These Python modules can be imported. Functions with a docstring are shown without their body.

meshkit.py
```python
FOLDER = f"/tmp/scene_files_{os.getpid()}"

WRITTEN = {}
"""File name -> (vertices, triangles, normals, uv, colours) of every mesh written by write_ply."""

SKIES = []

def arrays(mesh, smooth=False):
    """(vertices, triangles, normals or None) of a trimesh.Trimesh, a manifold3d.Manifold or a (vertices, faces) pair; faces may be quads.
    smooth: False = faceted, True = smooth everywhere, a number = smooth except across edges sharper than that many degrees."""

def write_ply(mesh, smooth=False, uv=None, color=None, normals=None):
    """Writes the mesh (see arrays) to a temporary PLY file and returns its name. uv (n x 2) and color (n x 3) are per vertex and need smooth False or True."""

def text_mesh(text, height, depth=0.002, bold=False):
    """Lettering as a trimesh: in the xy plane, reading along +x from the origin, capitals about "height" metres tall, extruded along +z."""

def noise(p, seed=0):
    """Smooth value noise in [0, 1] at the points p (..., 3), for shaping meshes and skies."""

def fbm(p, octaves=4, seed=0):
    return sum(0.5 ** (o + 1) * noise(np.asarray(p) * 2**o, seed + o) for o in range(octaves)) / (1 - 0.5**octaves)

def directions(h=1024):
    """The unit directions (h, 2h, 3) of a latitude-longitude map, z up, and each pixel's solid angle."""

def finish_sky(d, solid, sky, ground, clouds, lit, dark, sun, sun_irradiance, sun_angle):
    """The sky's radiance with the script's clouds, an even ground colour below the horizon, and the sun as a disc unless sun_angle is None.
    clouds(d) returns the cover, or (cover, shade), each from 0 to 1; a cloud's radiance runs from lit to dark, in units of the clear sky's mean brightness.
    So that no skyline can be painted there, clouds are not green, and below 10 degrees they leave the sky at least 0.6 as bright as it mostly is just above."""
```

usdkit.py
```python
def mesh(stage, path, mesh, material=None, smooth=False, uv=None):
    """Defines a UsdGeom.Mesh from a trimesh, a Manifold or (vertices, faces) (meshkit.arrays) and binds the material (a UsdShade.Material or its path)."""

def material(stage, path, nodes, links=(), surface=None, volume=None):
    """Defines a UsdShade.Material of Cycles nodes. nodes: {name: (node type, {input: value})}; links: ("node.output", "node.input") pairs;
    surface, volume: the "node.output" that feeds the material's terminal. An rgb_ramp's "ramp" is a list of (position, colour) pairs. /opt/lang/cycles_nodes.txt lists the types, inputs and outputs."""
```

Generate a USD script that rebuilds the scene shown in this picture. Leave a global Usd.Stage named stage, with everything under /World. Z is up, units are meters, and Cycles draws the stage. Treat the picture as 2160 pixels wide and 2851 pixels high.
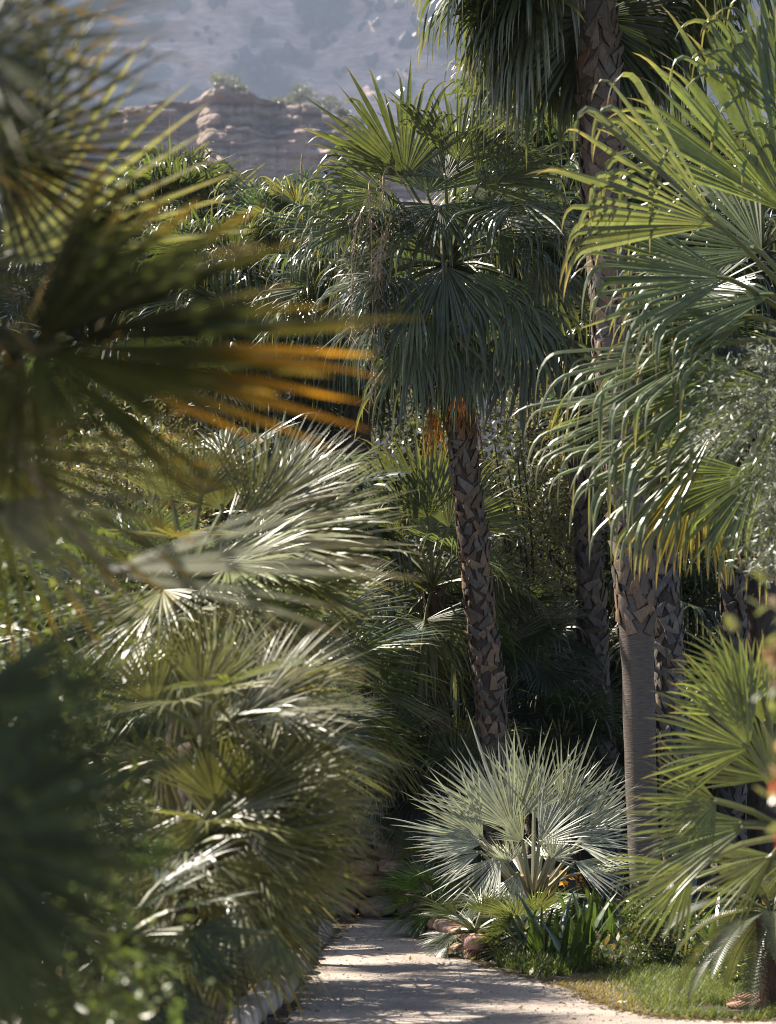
import math, numpy as np, usdkit, meshkit
from pxr import Usd, UsdGeom, UsdLux, UsdShade, Gf, Sdf, Vt

stage = Usd.Stage.CreateInMemory()
UsdGeom.SetStageUpAxis(stage, 'Z'); UsdGeom.SetStageMetersPerUnit(stage, 1.0)
UsdGeom.Xform.Define(stage, '/World')
T = Sdf.ValueTypeNames
A3 = lambda *v: np.array(v, float)

# ------------------------------------------------------------------ camera, sky, sun
CAM_H, PITCH, FPX = 1.7, math.radians(5.306), 7650.0        # a portrait 85 mm frame, 24 mm wide
cam = UsdGeom.Camera.Define(stage, '/World/camera')
cam.AddTranslateOp().Set(Gf.Vec3d(0, 0, CAM_H)); cam.AddRotateXOp().Set(90 + math.degrees(PITCH))
cam.CreateFocalLengthAttr(85.0); cam.CreateHorizontalApertureAttr(24.0); cam.CreateVerticalApertureAttr(24.0 * 1024 / 776)
cam.CreateFStopAttr(2.8); cam.CreateFocusDistanceAttr(29.0); cam.CreateClippingRangeAttr(Gf.Vec2f(0.1, 9000))
cam.CreateExposureAttr(1.55)
SUN = A3(-0.80, 0.43, 0.0); SUN /= np.linalg.norm(SUN)
SUN_EL = math.radians(52)
SUN = A3(SUN[0] * math.cos(SUN_EL), SUN[1] * math.cos(SUN_EL), math.sin(SUN_EL))
sun = UsdLux.DistantLight.Define(stage, '/World/sun_light')
sun.CreateIntensityAttr(1.25); sun.CreateAngleAttr(0.5); sun.CreateColorAttr(Gf.Vec3f(1.0, 0.91, 0.78)); sun.CreateNormalizeAttr(True)
sun.AddTransformOp().Set(Gf.Matrix4d().SetRotate(Gf.Rotation(Gf.Vec3d(0, 0, 1), Gf.Vec3d(*SUN))))
dome = UsdLux.DomeLight.Define(stage, '/World/sky')
dome.GetPrim().SetCustomDataByKey('kind', 'structure')
sky = usdkit.material(stage, '/World/Looks/sky', {
    's': ('sky_texture', {'sky_type': 'single_scattering', 'sun_disc': False, 'sun_elevation': SUN_EL, 'sun_rotation': math.atan2(SUN[0], SUN[1]), 'aerosol_density': 1.6}),
    'b': ('background_shader', {'strength': 0.05})}, [('s.color', 'b.color')], surface='b.background')
UsdShade.MaterialBindingAPI.Apply(dome.GetPrim()).Bind(sky)

def P(px, py, Y):
    """The world point at depth Y along a line of sight, in pixels of the photograph (2160 wide)."""
    cx, cy = (px - 1080) / FPX, (1425.5 - py) / FPX
    d = A3(cx, math.cos(PITCH) - math.sin(PITCH) * cy, math.sin(PITCH) + math.cos(PITCH) * cy)
    return A3(0, 0, CAM_H) + d * (Y / d[1])
def G(px, py):
    """The ground point under a pixel."""
    cx, cy = (px - 1080) / FPX, (1425.5 - py) / FPX
    d = A3(cx, math.cos(PITCH) - math.sin(PITCH) * cy, math.sin(PITCH) + math.cos(PITCH) * cy)
    return A3(0, 0, CAM_H) + d * (CAM_H / -d[2])
def X(px, Y): return P(px, 1500, Y)[0]

# ------------------------------------------------------------------ prims
used = {}
def path_for(name, parent='/World'):
    k = (parent, name); used[k] = used.get(k, 0) + 1
    return f'{parent}/{name}' + ('' if used[k] == 1 else f'_{used[k]-1:03d}')
def tag(prim, label=None, cat=None, group=None, kind=None):
    for k, v in (('label', label), ('category', cat), ('group', group), ('kind', kind)):
        if v: prim.SetCustomDataByKey(k, v)
    return prim
def thing(name, label, cat, loc=(0, 0, 0), group=None):
    x = UsdGeom.Xform.Define(stage, path_for(name)); x.AddTranslateOp().Set(Gf.Vec3d(*map(float, loc)))
    tag(x.GetPrim(), label, cat, group)
    return str(x.GetPath()), A3(*loc)
def mk(name, V, F, mat, col=None, parent='/World', origin=None, smooth=False):
    V = np.asarray(V, float); F = np.asarray(F, np.int32)
    if F.shape[1] == 4: F = np.vstack([F[:, [0, 1, 2]], F[:, [0, 2, 3]]])
    if origin is not None: V = V - origin
    p = path_for(name, parent)
    m = UsdGeom.Mesh.Define(stage, p)
    m.CreatePointsAttr(Vt.Vec3fArray.FromNumpy(V.astype(np.float32)))
    m.CreateFaceVertexCountsAttr(Vt.IntArray.FromNumpy(np.full(len(F), 3, np.int32)))
    m.CreateFaceVertexIndicesAttr(Vt.IntArray.FromNumpy(F.astype(np.int32).ravel()))
    m.CreateSubdivisionSchemeAttr('none'); m.CreateDoubleSidedAttr(True)
    if smooth:
        n = np.zeros_like(V); fn = np.cross(V[F[:, 1]] - V[F[:, 0]], V[F[:, 2]] - V[F[:, 0]])
        for k in range(3): np.add.at(n, F[:, k], fn)
        n /= np.linalg.norm(n, axis=1, keepdims=True) + 1e-20
        m.CreateNormalsAttr(Vt.Vec3fArray.FromNumpy(n.astype(np.float32))); m.SetNormalsInterpolation('vertex')
    if col is not None:
        col = np.broadcast_to(np.asarray(col, np.float32), (len(V), 3))
        UsdGeom.PrimvarsAPI(m).CreatePrimvar('col', T.Color3fArray, 'vertex').Set(Vt.Vec3fArray.FromNumpy(np.ascontiguousarray(col)))
    UsdShade.MaterialBindingAPI.Apply(m.GetPrim()).Bind(mat)
    return p
def prim(p): return stage.GetPrimAtPath(p)

# ------------------------------------------------------------------ materials
def leaf_mat(name, rough, trans, spec, tcol=(1.95, 1.75, 0.85), noise=14.0, coat=0.0):
    return usdkit.material(stage, f'/World/Looks/{name}', {
        'a': ('attribute', {'attribute': 'col'}), 'g': ('geometry', {}),
        'n': ('noise_texture', {'scale': noise, 'detail': 3.0}),
        'r': ('map_range', {'from_min': 0.25, 'from_max': 0.75, 'to_min': 0.72, 'to_max': 1.28}),
        'v': ('vector_math', {'math_type': 'scale'}),
        'tm': ('vector_math', {'math_type': 'multiply', 'vector2': tcol}),
        'p': ('principled_bsdf', {'roughness': rough, 'specular_ior_level': spec, 'coat_weight': coat, 'coat_roughness': 0.32}),
        't': ('translucent_bsdf', {}), 'm': ('mix_closure', {'fac': trans})},
        [('g.position', 'n.vector'), ('n.fac', 'r.value'), ('a.color', 'v.vector1'), ('r.result', 'v.scale'), ('v.vector', 'p.base_color'),
         ('v.vector', 'tm.vector1'), ('tm.vector', 't.color'), ('p.BSDF', 'm.closure1'), ('t.BSDF', 'm.closure2')], surface='m.closure')
def solid_mat(name, rough=0.85, noise=20.0, lo=0.7, hi=1.3, bump=0.4, dist=0.01, stretch=(1, 1, 1), spec=0.3):
    return usdkit.material(stage, f'/World/Looks/{name}', {
        'a': ('attribute', {'attribute': 'col'}), 'g': ('geometry', {}), 'mp': ('mapping', {'scale': stretch}),
        'n': ('noise_texture', {'scale': noise, 'detail': 6.0, 'roughness': 0.65}),
        'r': ('map_range', {'from_min': 0.25, 'from_max': 0.75, 'to_min': lo, 'to_max': hi}),
        'v': ('vector_math', {'math_type': 'scale'}), 'b': ('bump', {'strength': bump, 'distance': dist}),
        'p': ('principled_bsdf', {'roughness': rough, 'specular_ior_level': spec})},
        [('g.position', 'mp.vector'), ('mp.vector', 'n.vector'), ('n.fac', 'r.value'), ('a.color', 'v.vector1'), ('r.result', 'v.scale'),
         ('v.vector', 'p.base_color'), ('n.fac', 'b.height'), ('b.normal', 'p.normal')], surface='p.BSDF')
M_LEAF = leaf_mat('palm_leaf', 0.38, 0.42, 1.0, coat=0.25)
M_BUSHY = leaf_mat('bushy_leaf', 0.40, 0.30, 0.8, (1.6, 1.5, 0.7), coat=0.05)
M_OLIVE = leaf_mat('olive_leaf', 0.42, 0.2, 0.8, (1.3, 1.3, 1.0))
M_NEAR = leaf_mat('near_leaf', 0.42, 0.45, 0.35)
M_SILVER = leaf_mat('silver_leaf', 0.42, 0.22, 0.8, (1.5, 1.55, 0.95))
M_SHRUB = leaf_mat('shrub_leaf', 0.34, 0.38, 1.0)
M_GRASS = leaf_mat('grass_blade', 0.5, 0.4, 0.35)
M_DEAD = leaf_mat('dead_leaf', 0.6, 0.35, 0.3, (1.9, 1.5, 0.7))
M_PETAL = leaf_mat('petal', 0.5, 0.4, 0.3, (1.4, 1.2, 1.0))
M_STEM = solid_mat('petiole', 0.45, 30, 0.8, 1.2, 0.2, 0.003, spec=0.5)
M_BARK = solid_mat('palm_bark', 0.9, 22, 0.45, 1.45, 0.9, 0.02, (1, 1, 0.35))
M_BOOT = solid_mat('leaf_base', 0.8, 40, 0.55, 1.4, 0.7, 0.008, (1, 1, 0.3))
M_RING = solid_mat('ringed_bark', 0.85, 26, 0.55, 1.4, 0.8, 0.012, (0.35, 0.35, 3.2))
M_STONE = solid_mat('stone', 0.9, 14, 0.55, 1.4, 0.8, 0.02)
M_ROCK = solid_mat('cliff_rock', 0.95, 0.16, 0.45, 1.5, 1.0, 2.0, (0.3, 0.3, 2.0))
M_SOIL = usdkit.material(stage, '/World/Looks/soil', {
    'g': ('geometry', {}), 'n': ('noise_texture', {'scale': 3.0, 'detail': 8.0, 'roughness': 0.7}), 'n2': ('noise_texture', {'scale': 45.0, 'detail': 4.0}),
    'r': ('rgb_ramp', {'ramp': [(0.3, (0.028, 0.021, 0.014)), (0.5, (0.065, 0.046, 0.03)), (0.7, (0.12, 0.085, 0.055))]}),
    'mx': ('mix', {'mix_type': 'overlay', 'fac': 0.6}), 'b': ('bump', {'strength': 0.8, 'distance': 0.03}), 'p': ('principled_bsdf', {'roughness': 0.95})},
    [('g.position', 'n.vector'), ('g.position', 'n2.vector'), ('n.fac', 'r.fac'), ('r.color', 'mx.color1'), ('n2.color', 'mx.color2'), ('mx.color', 'p.base_color'),
     ('n2.fac', 'b.height'), ('b.normal', 'p.normal')], surface='p.BSDF')
M_PATH = usdkit.material(stage, '/World/Looks/gravel', {
    'g': ('geometry', {}), 'n': ('noise_texture', {'scale': 1.3, 'detail': 6.0, 'roughness': 0.6}), 'n2': ('noise_texture', {'scale': 110.0, 'detail': 3.0}),
    'v': ('voronoi_texture', {'scale': 70.0}),
    'r': ('rgb_ramp', {'ramp': [(0.3, (0.24, 0.198, 0.17)), (0.5, (0.36, 0.305, 0.265)), (0.7, (0.45, 0.388, 0.345))]}),
    'r2': ('map_range', {'from_min': 0.3, 'from_max': 0.7, 'to_min': 0.72, 'to_max': 1.2}), 's': ('vector_math', {'math_type': 'scale'}),
    'b': ('bump', {'strength': 0.55, 'distance': 0.012}), 'p': ('principled_bsdf', {'roughness': 0.95, 'specular_ior_level': 0.2})},
    [('g.position', 'n.vector'), ('g.position', 'n2.vector'), ('g.position', 'v.vector'), ('n.fac', 'r.fac'), ('n2.fac', 'r2.value'), ('r.color', 's.vector1'), ('r2.result', 's.scale'),
     ('s.vector', 'p.base_color'), ('v.distance', 'b.height'), ('b.normal', 'p.normal')], surface='p.BSDF')

# ------------------------------------------------------------------ shape helpers
def unit(v): return v / (np.linalg.norm(v, axis=-1, keepdims=True) + 1e-12)
def perp(n, a): return unit(n - np.dot(n, a) * a)
def tube(pts, rad, sides=6, cap=True):
    p = np.asarray(pts, float); r = np.broadcast_to(np.asarray(rad, float), (len(p),))
    t = unit(np.gradient(p, axis=0))
    ref = A3(0, 0, 1) if abs(t[0][2]) < 0.8 else A3(1, 0, 0)
    a = unit(np.cross(t, ref)); b = np.cross(t, a)
    th = np.arange(sides) * 2 * np.pi / sides
    V = p[:, None] + r[:, None, None] * (np.cos(th)[None, :, None] * a[:, None] + np.sin(th)[None, :, None] * b[:, None])
    i, j = np.meshgrid(np.arange(len(p) - 1), np.arange(sides), indexing='ij')
    q = np.stack([i * sides + j, i * sides + (j + 1) % sides, (i + 1) * sides + (j + 1) % sides, (i + 1) * sides + j], -1).reshape(-1, 4)
    F = np.vstack([q[:, [0, 1, 2]], q[:, [0, 2, 3]]])
    V = V.reshape(-1, 3)
    if cap:
        V = np.vstack([V, p[-1:], p[:1]]); n = len(V); k = np.arange(sides); e = (len(p) - 1) * sides
        F = np.vstack([F, np.stack([e + k, e + (k + 1) % sides, np.full(sides, n - 2)], 1), np.stack([(k + 1) % sides, k, np.full(sides, n - 1)], 1)])
    return V, F
def join(parts):
    V, F, n = [], [], 0
    for v, f in parts: V.append(v); F.append(np.asarray(f) + n); n += len(v)
    return np.vstack(V), np.vstack(F)
def curve(keys, n):
    """A smooth line of n points through the keys."""
    keys = np.asarray(keys, float); s = np.linspace(0, len(keys) - 1, n)
    if len(keys) < 3: return np.stack([np.interp(s, np.arange(len(keys)), keys[:, k]) for k in range(3)], 1)
    from scipy.interpolate import PchipInterpolator
    return PchipInterpolator(np.arange(len(keys)), keys)(s)

def fan(hub, axis, normal, R, rng, n=46, span=4.0, fuse=0.42, ds=0.55, droop=6.0, sag=0.25, cup=0.15, pleat=0.4, m=8, wide=1.0, taper=1.6,
        base=(0.05, 0.075, 0.02), tip=(0.22, 0.17, 0.05), tips=0.5, tip0=0.75, jit=0.18, old=0.0, twist=0.6, ragged=0.12, tipsel=None, skew=0.0):
    """One fan-shaped blade: n pleated segments that leave the hub, joined in their inner part, free and drooping further out."""
    axis = unit(np.asarray(axis, float)); nrm = perp(np.asarray(normal, float), axis); b = np.cross(nrm, axis)
    th = np.linspace(-span / 2, span / 2, n) + rng.normal(0, 0.012, n)
    dth = span / (n - 1)
    L = R * (0.62 + 0.38 * np.cos(th / 2) ** 1.2) * (1 + rng.normal(0, ragged, n) * 0.6) * (1 + skew * th / (span / 2))
    d = np.cos(th)[:, None] * axis + np.sin(th)[:, None] * b + (cup * np.sin(th)[:, None] ** 2 + 0.0) * nrm + rng.normal(0, 0.03, (n, 1)) * nrm
    d = unit(d)
    side0 = unit(np.cross(nrm, d))
    t = np.concatenate([np.linspace(0, fuse, max(2, m // 3 + 1))[:-1], np.linspace(fuse, 1, m + 1 - (max(2, m // 3 + 1) - 1))])
    dr = np.clip(droop * (1 + rng.normal(0, 0.5, n)), 0, None); st = np.clip(ds + rng.normal(0, 0.09, n), 0.2, 0.95)
    tw = rng.normal(0, twist, n)
    pos = np.repeat(np.asarray(hub, float)[None], n, 0)
    w_at_fuse = fuse * L * np.tan(dth / 2) * wide
    verts, cols = [], []
    shade = 1 + rng.normal(0, jit, n); tipk = np.clip(tips * (0.6 + 0.8 * rng.random(n)), 0, 1)
    if tipsel: tipk = np.where((th > tipsel[0]) & (th < tipsel[1]), tipk, tipk * .12)
    base, tip = np.asarray(base), np.asarray(tip)
    down = A3(0, 0, -1)
    for k in range(len(t)):
        if k:
            dt = t[k] - t[k - 1]; tm = 0.5 * (t[k] + t[k - 1])
            bend = sag * dt + dr * dt * np.clip((tm - st) / 0.07, 0, 1)
            d = unit(d + down * bend[:, None])
            pos = pos + d * (dt * L)[:, None]
        s = unit(side0 - (side0 * d).sum(1, keepdims=True) * d)
        nn = np.cross(d, s)
        a = tw * np.clip((t[k] - fuse) / (1 - fuse), 0, 1)
        s2 = s * np.cos(a)[:, None] + nn * np.sin(a)[:, None]; n2 = np.cross(d, s2)
        w = (t[k] / fuse) * w_at_fuse if t[k] <= fuse else w_at_fuse * np.clip(1 - ((t[k] - fuse) / (1 - fuse)) ** taper, 0.0, 1)
        w = np.maximum(w, 0.0) * np.ones(n)
        verts.append(np.stack([pos - s2 * w[:, None], pos + n2 * (pleat * w)[:, None], pos + s2 * w[:, None]], 1))
        u = np.clip((t[k] - tip0) / (1 - tip0), 0, 1) * tipk + old
        u = np.clip(u, 0, 1)[:, None]
        c = (base * (1 - u) + tip * u) * shade[:, None]
        cols.append(np.repeat(c[:, None], 3, 1))
    V = np.stack(verts, 1); C = np.stack(cols, 1); K = len(t)                   # n, K, 3, 3
    i = np.arange(n)[:, None, None] * K * 3; k = np.arange(K - 1)[None, :, None] * 3; e = np.arange(2)[None, None, :]
    q0 = i + k + e
    Q = np.stack([q0, q0 + 1, q0 + 4, q0 + 3], -1).reshape(-1, 4)
    return V.reshape(-1, 3), np.vstack([Q[:, [0, 1, 2]], Q[:, [0, 2, 3]]]), np.clip(C.reshape(-1, 3), 0.003, 0.9)

def frond(root, org, heart, hub, axis, normal, R, rng, mat=None, name='frond', pet=0.012, petcol=(0.10, 0.11, 0.035), bow=0.08, **kw):
    V, F, C = fan(hub, axis, normal, R, rng, **kw)
    p = mk(name, V, F, mat or M_LEAF, C, root, org)
    heart, hub = np.asarray(heart, float), np.asarray(hub, float)
    mid = (heart + hub) / 2 + A3(0, 0, bow * np.linalg.norm(hub - heart))
    pts = curve([heart, mid, hub, hub + unit(np.asarray(axis, float)) * R * 0.08], 7)
    v, f = tube(pts, np.linspace(pet * 1.9, pet * 0.8, 7), 4, False)
    mk('petiole', v, f, M_STEM, petcol, p, org)
    return p

def crown(root, org, heart, rng, count, R, plen, el=(80, -55), az0=0.0, keep=None, bend=22, roll=0.35, green=(0.05, 0.075, 0.02), greenvar=0.15, oldtip=None, skip=(), power=1.0, azr=None, dead_el=None, **kw):
    """n fronds round the heart, the young ones upright in the middle and the old ones hanging."""
    made = []
    for i in range(count):
        u = i / max(1, count - 1)
        az = az0 + i * 2.39996 + rng.normal(0, 0.15)
        if azr: az = azr[0] + ((az - azr[0]) % (2 * math.pi)) / (2 * math.pi) * (azr[1] - azr[0])
        e = math.radians(el[0] + (el[1] - el[0]) * u ** power + rng.normal(0, 6))
        L = plen * (0.85 + 0.3 * rng.random()); r = R * (0.86 + 0.24 * rng.random()) * (0.82 if u < 0.08 else 1)
        d1 = A3(math.cos(e) * math.cos(az), math.cos(e) * math.sin(az), math.sin(e))
        e2 = max(e - math.radians(bend), math.radians(-88)); e3 = max(e - math.radians(bend * 1.7), math.radians(-94))
        d2 = A3(math.cos(e2) * math.cos(az), math.cos(e2) * math.sin(az), math.sin(e2)); d3 = A3(math.cos(e3) * math.cos(az), math.cos(e3) * math.sin(az), math.sin(e3))
        hub = heart + L * (0.5 * d1 + 0.5 * d2)
        s = A3(-math.sin(az), math.cos(az), 0); nr = np.cross(d3, s); nr = nr if nr[2] > 0 or e3 < -1.4 else -nr
        nr = -np.cross(s, d3) if np.dot(np.cross(d3, s), A3(0, 0, 1)) >= 0 else np.cross(s, d3)
        ro = rng.normal(0, roll); nr = nr * math.cos(ro) + s * math.sin(ro)
        if keep and not keep(hub, d3): continue
        g = np.asarray(green) * (1 + rng.normal(0, greenvar)) * np.array([1 + rng.normal(0, 0.08), 1, 1 + rng.normal(0, 0.15)])
        g = g * (1.15 - 0.3 * u)
        dead = dead_el is not None and math.degrees(e) < dead_el
        k2 = dict(kw)
        if dead: k2.update(base=np.array((0.20, 0.115, 0.05)) * (0.7 + 0.6 * rng.random()), tip=(0.3, 0.2, 0.1), old=0.0, mat=M_DEAD, name='dead_frond', petcol=(0.17, 0.1, 0.05))
        else: k2.update(base=g)
        made.append(frond(root, org, heart, hub, d3, nr, r, rng, **k2))
    return made

def trunk(root, org, keys, r0, r1, rng, boots=True, nb=None, from_z=None, to_z=None, pitch=0.12, ring=8, bw=0.115, bh=0.18, cols=((0.11, 0.085, 0.07), (0.20, 0.12, 0.06)), sides=18, mat=None, barkcol=(0.07, 0.052, 0.042)):
    """A leaning trunk, and the old leaf bases left on it from from_z upwards, each tilted one way or the other."""
    N = 40; p = curve(keys, N); r = np.linspace(r0, r1, N) * (1 + rng.normal(0, 0.015, N))
    if from_z is not None and mat is not None:                                     # smooth below, booted above
        up = p[:, 2] > from_z; r = np.where(up, r * 1.10, r)
    v, f = tube(p, r, sides)
    t = mk('trunk', v, f, mat or M_BARK, np.asarray(barkcol), root, org, smooth=True)
    if not boots: return t
    seg = np.linalg.norm(np.diff(p, axis=0), axis=1); s = np.concatenate([[0], np.cumsum(seg)])
    rows = int(s[-1] / pitch); count = 0
    for i in range(rows):
        for j in range(ring):
            h = (i + 0.5 + (j / ring) * 0.9) * pitch
            if h > s[-1] - 0.02: continue
            c = np.array([np.interp(h, s, p[:, k]) for k in range(3)]); rr = np.interp(h, s, r)
            if from_z is not None and c[2] < from_z: continue
            if to_z is not None and c[2] > to_z: continue
            a = (j + 0.5 * (i % 2)) * 2 * math.pi / ring + i * 0.13 + rng.normal(0, 0.09)
            if math.cos(a + math.pi / 2) < -0.45: continue                          # the side away from the photograph
            if rng.random() < .08: continue
            count += 1
            if count > 299: return t
            o = A3(math.cos(a), math.sin(a), 0); u = A3(-math.sin(a), math.cos(a), 0); z = A3(0, 0, 1)
            tl = (0.5 if (i + j) % 2 else -0.5) + rng.normal(0, 0.35)
            z2 = z * math.cos(tl) + u * math.sin(tl); u2 = u * math.cos(tl) - z * math.sin(tl)
            w0, w1, hh = bw * (0.85 + 0.3 * rng.random()) / 2, bw * (0.42 + 0.25 * rng.random()) / 2, bh * (0.6 + 0.75 * rng.random())
            out, th = 0.010 + 0.03 * rng.random() ** 2, 0.018
            b0 = c + o * (rr - 0.012)
            cut = rng.normal(0, 0.045)
            V = [b0 - u2 * w0 - z2 * hh * .35, b0 + u2 * w0 - z2 * hh * .35, b0 + u2 * w0 - z2 * hh * .35 + o * th * 1.2, b0 - u2 * w0 - z2 * hh * .35 + o * th * 1.2,
                 b0 - u2 * w1 + z2 * (hh * .65 + cut) + o * out, b0 + u2 * w1 + z2 * (hh * .65 - cut) + o * out, b0 + u2 * w1 * .8 + z2 * (hh * .65 - cut) + o * (out + th), b0 - u2 * w1 * .8 + z2 * (hh * .65 + cut) + o * (out + th)]
            F = [[0, 1, 2, 3], [4, 7, 6, 5], [0, 4, 5, 1], [3, 2, 6, 7], [0, 3, 7, 4], [1, 5, 6, 2]]
            k = rng.random() ** 1.6; cc = (np.asarray(cols[0]) * (1 - k) + np.asarray(cols[1]) * k) * (0.6 + 0.55 * rng.random())
            mk('leaf_base', V, F, M_BOOT, cc, t, org, smooth=True)
    return t

def leaf_cloud(rng, centre, radii, n, size, clumps=40, spread=0.22, cols=((0.05, 0.07, 0.03), (0.12, 0.13, 0.07)), shell=0.55, slim=0.42, up=0.5):
    """Leaves, each a folded rhomb, in clumps spread through an uneven crown."""
    radii = np.asarray(radii, float)
    cd = unit(rng.normal(size=(clumps, 3))); cr = shell + (1 - shell) * rng.random(clumps) ** 0.5
    cc = cd * cr[:, None] * (0.82 + 0.36 * rng.random((clumps, 1)))
    which = rng.integers(0, clumps, n)
    p = (cc[which] + rng.normal(0, spread, (n, 3)) * (0.6 + 0.8 * rng.random((clumps, 1)))[which]) * radii + np.asarray(centre)
    d = unit(rng.normal(size=(n, 3)) + cd[which] * 0.8); nn = unit(rng.normal(size=(n, 3)) + A3(0, 0, up) * 2); s = unit(np.cross(nn, d)); nn = np.cross(d, s)
    L = size * (0.6 + 0.8 * rng.random((n, 1))); W = L * slim * 0.5
    V = np.stack([p, p + d * L * .5 + s * W + nn * W * .3, p + d * L, p + d * L * .5 - s * W + nn * W * .3], 1).reshape(-1, 3)
    i = np.arange(n)[:, None] * 4
    F = np.vstack([i + [0, 1, 2], i + [0, 2, 3]])
    k = rng.random((n, 1)); tone = (0.75 + 0.5 * rng.random(clumps))[which][:, None]
    C = (np.asarray(cols[0]) * (1 - k) + np.asarray(cols[1]) * k) * tone
    return V, F, np.repeat(C, 4, 0)
def limbs(rng, base, centre, radii, n=7, r=0.06, sides=6):
    out = []
    b, c = np.asarray(base, float), np.asarray(centre, float)
    fork = b + (c - b) * 0.55
    out.append(tube(curve([b, b + (fork - b) * .5 + rng.normal(0, .05, 3), fork], 7), np.linspace(r, r * .7, 7), sides))
    for _ in range(n):
        e = c + unit(rng.normal(size=3) + A3(0, 0, .5)) * np.asarray(radii) * 0.75
        out.append(tube(curve([fork, (fork + e) / 2 + rng.normal(0, .08, 3), e], 7), np.linspace(r * .55, r * .12, 7), 5))
    return join(out)
def shrub(name, label, cat, base, centre, radii, n, size, seed, group=None, barkcol=(0.08, 0.06, 0.045), mat=None, tr=0.06, **kw):
    rng = np.random.default_rng(seed)
    root, org = thing(name, label, cat, base, group)
    v, f = limbs(rng, base, centre, radii, r=tr); mk('trunk', v, f, M_BARK, barkcol, root, org)
    v, f, c = leaf_cloud(rng, centre, radii, n, size, **kw); mk('crown', v, f, mat or M_SHRUB, c, root, org)
    return root

def stone_mesh(rng, size, sub=2, rough=0.22):
    import trimesh
    m = trimesh.creation.icosphere(sub); v = np.array(m.vertices)
    v = np.sign(v) * np.abs(v) ** 0.72
    v *= 1 + rough * (meshkit.noise(v * 1.7 + rng.random(3) * 50)[:, None] - .5) * 2 + 0.5 * rough * (meshkit.noise(v * 4.1 + rng.random(3) * 50)[:, None] - .5)
    return v * np.asarray(size) / 2, np.array(m.faces)

# ------------------------------------------------------------------ ground, path, bed edges
def sheet(name, pts, z, mat, kind='structure', step=0.5, rough=0.0):
    import shapely, trimesh
    poly = shapely.Polygon(pts); v, f = trimesh.creation.triangulate_polygon(poly, engine='earcut')
    m = trimesh.Trimesh(np.column_stack([v, np.zeros(len(v))]), f, process=False)
    m.vertices[:, 2] = z
    fz = m.faces if m.face_normals[:, 2].mean() > 0 else m.faces[:, ::-1]
    p = mk(name, m.vertices, fz, mat); tag(prim(p), None, None, None, kind); return p
g = np.array([[x, y] for y in (-20, 0, 8, 15, 20, 25, 30, 40, 60, 200, 900, 3700) for x in (-1850, -100, -10, -4, 0, 4, 10, 100, 1850)], float)
nx, ny = 9, 12; q = [[j * nx + i, j * nx + i + 1, (j + 1) * nx + i + 1, (j + 1) * nx + i] for j in range(ny - 1) for i in range(nx - 1)]
tag(prim(mk('ground', np.column_stack([g, np.zeros(len(g))]), q, M_SOIL)), kind='structure')
left_edge = [G(*p)[:2] for p in ((1010, 2562), (930, 2610), (868, 2680), (836, 2740), (800, 2851))]
right_edge0 = [G(*p)[:2] for p in ((1190, 2562), (1172, 2600), (1235, 2652), (1330, 2690), (1500, 2735), (1620, 2780), (1720, 2815), (1900, 2838), (2130, 2846))]
rng = np.random.default_rng(4)
def rag(pts, amp):
    c = curve([A3(*q_, 0) for q_ in pts], 160)[:, :2]; return list(c + amp * (meshkit.fbm(np.column_stack([c * 3.1, c[:, :1] * 0]), 4, 3)[:, None] - .5) * 2)
right_edge = rag(right_edge0, .12); left_edge = rag(left_edge, .08)
path_pts = [A3(-1.6, 6), A3(-1.1, 12)] + left_edge[::-1] + right_edge + [A3(4.5, 18.0), A3(4.2, 6)]
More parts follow.
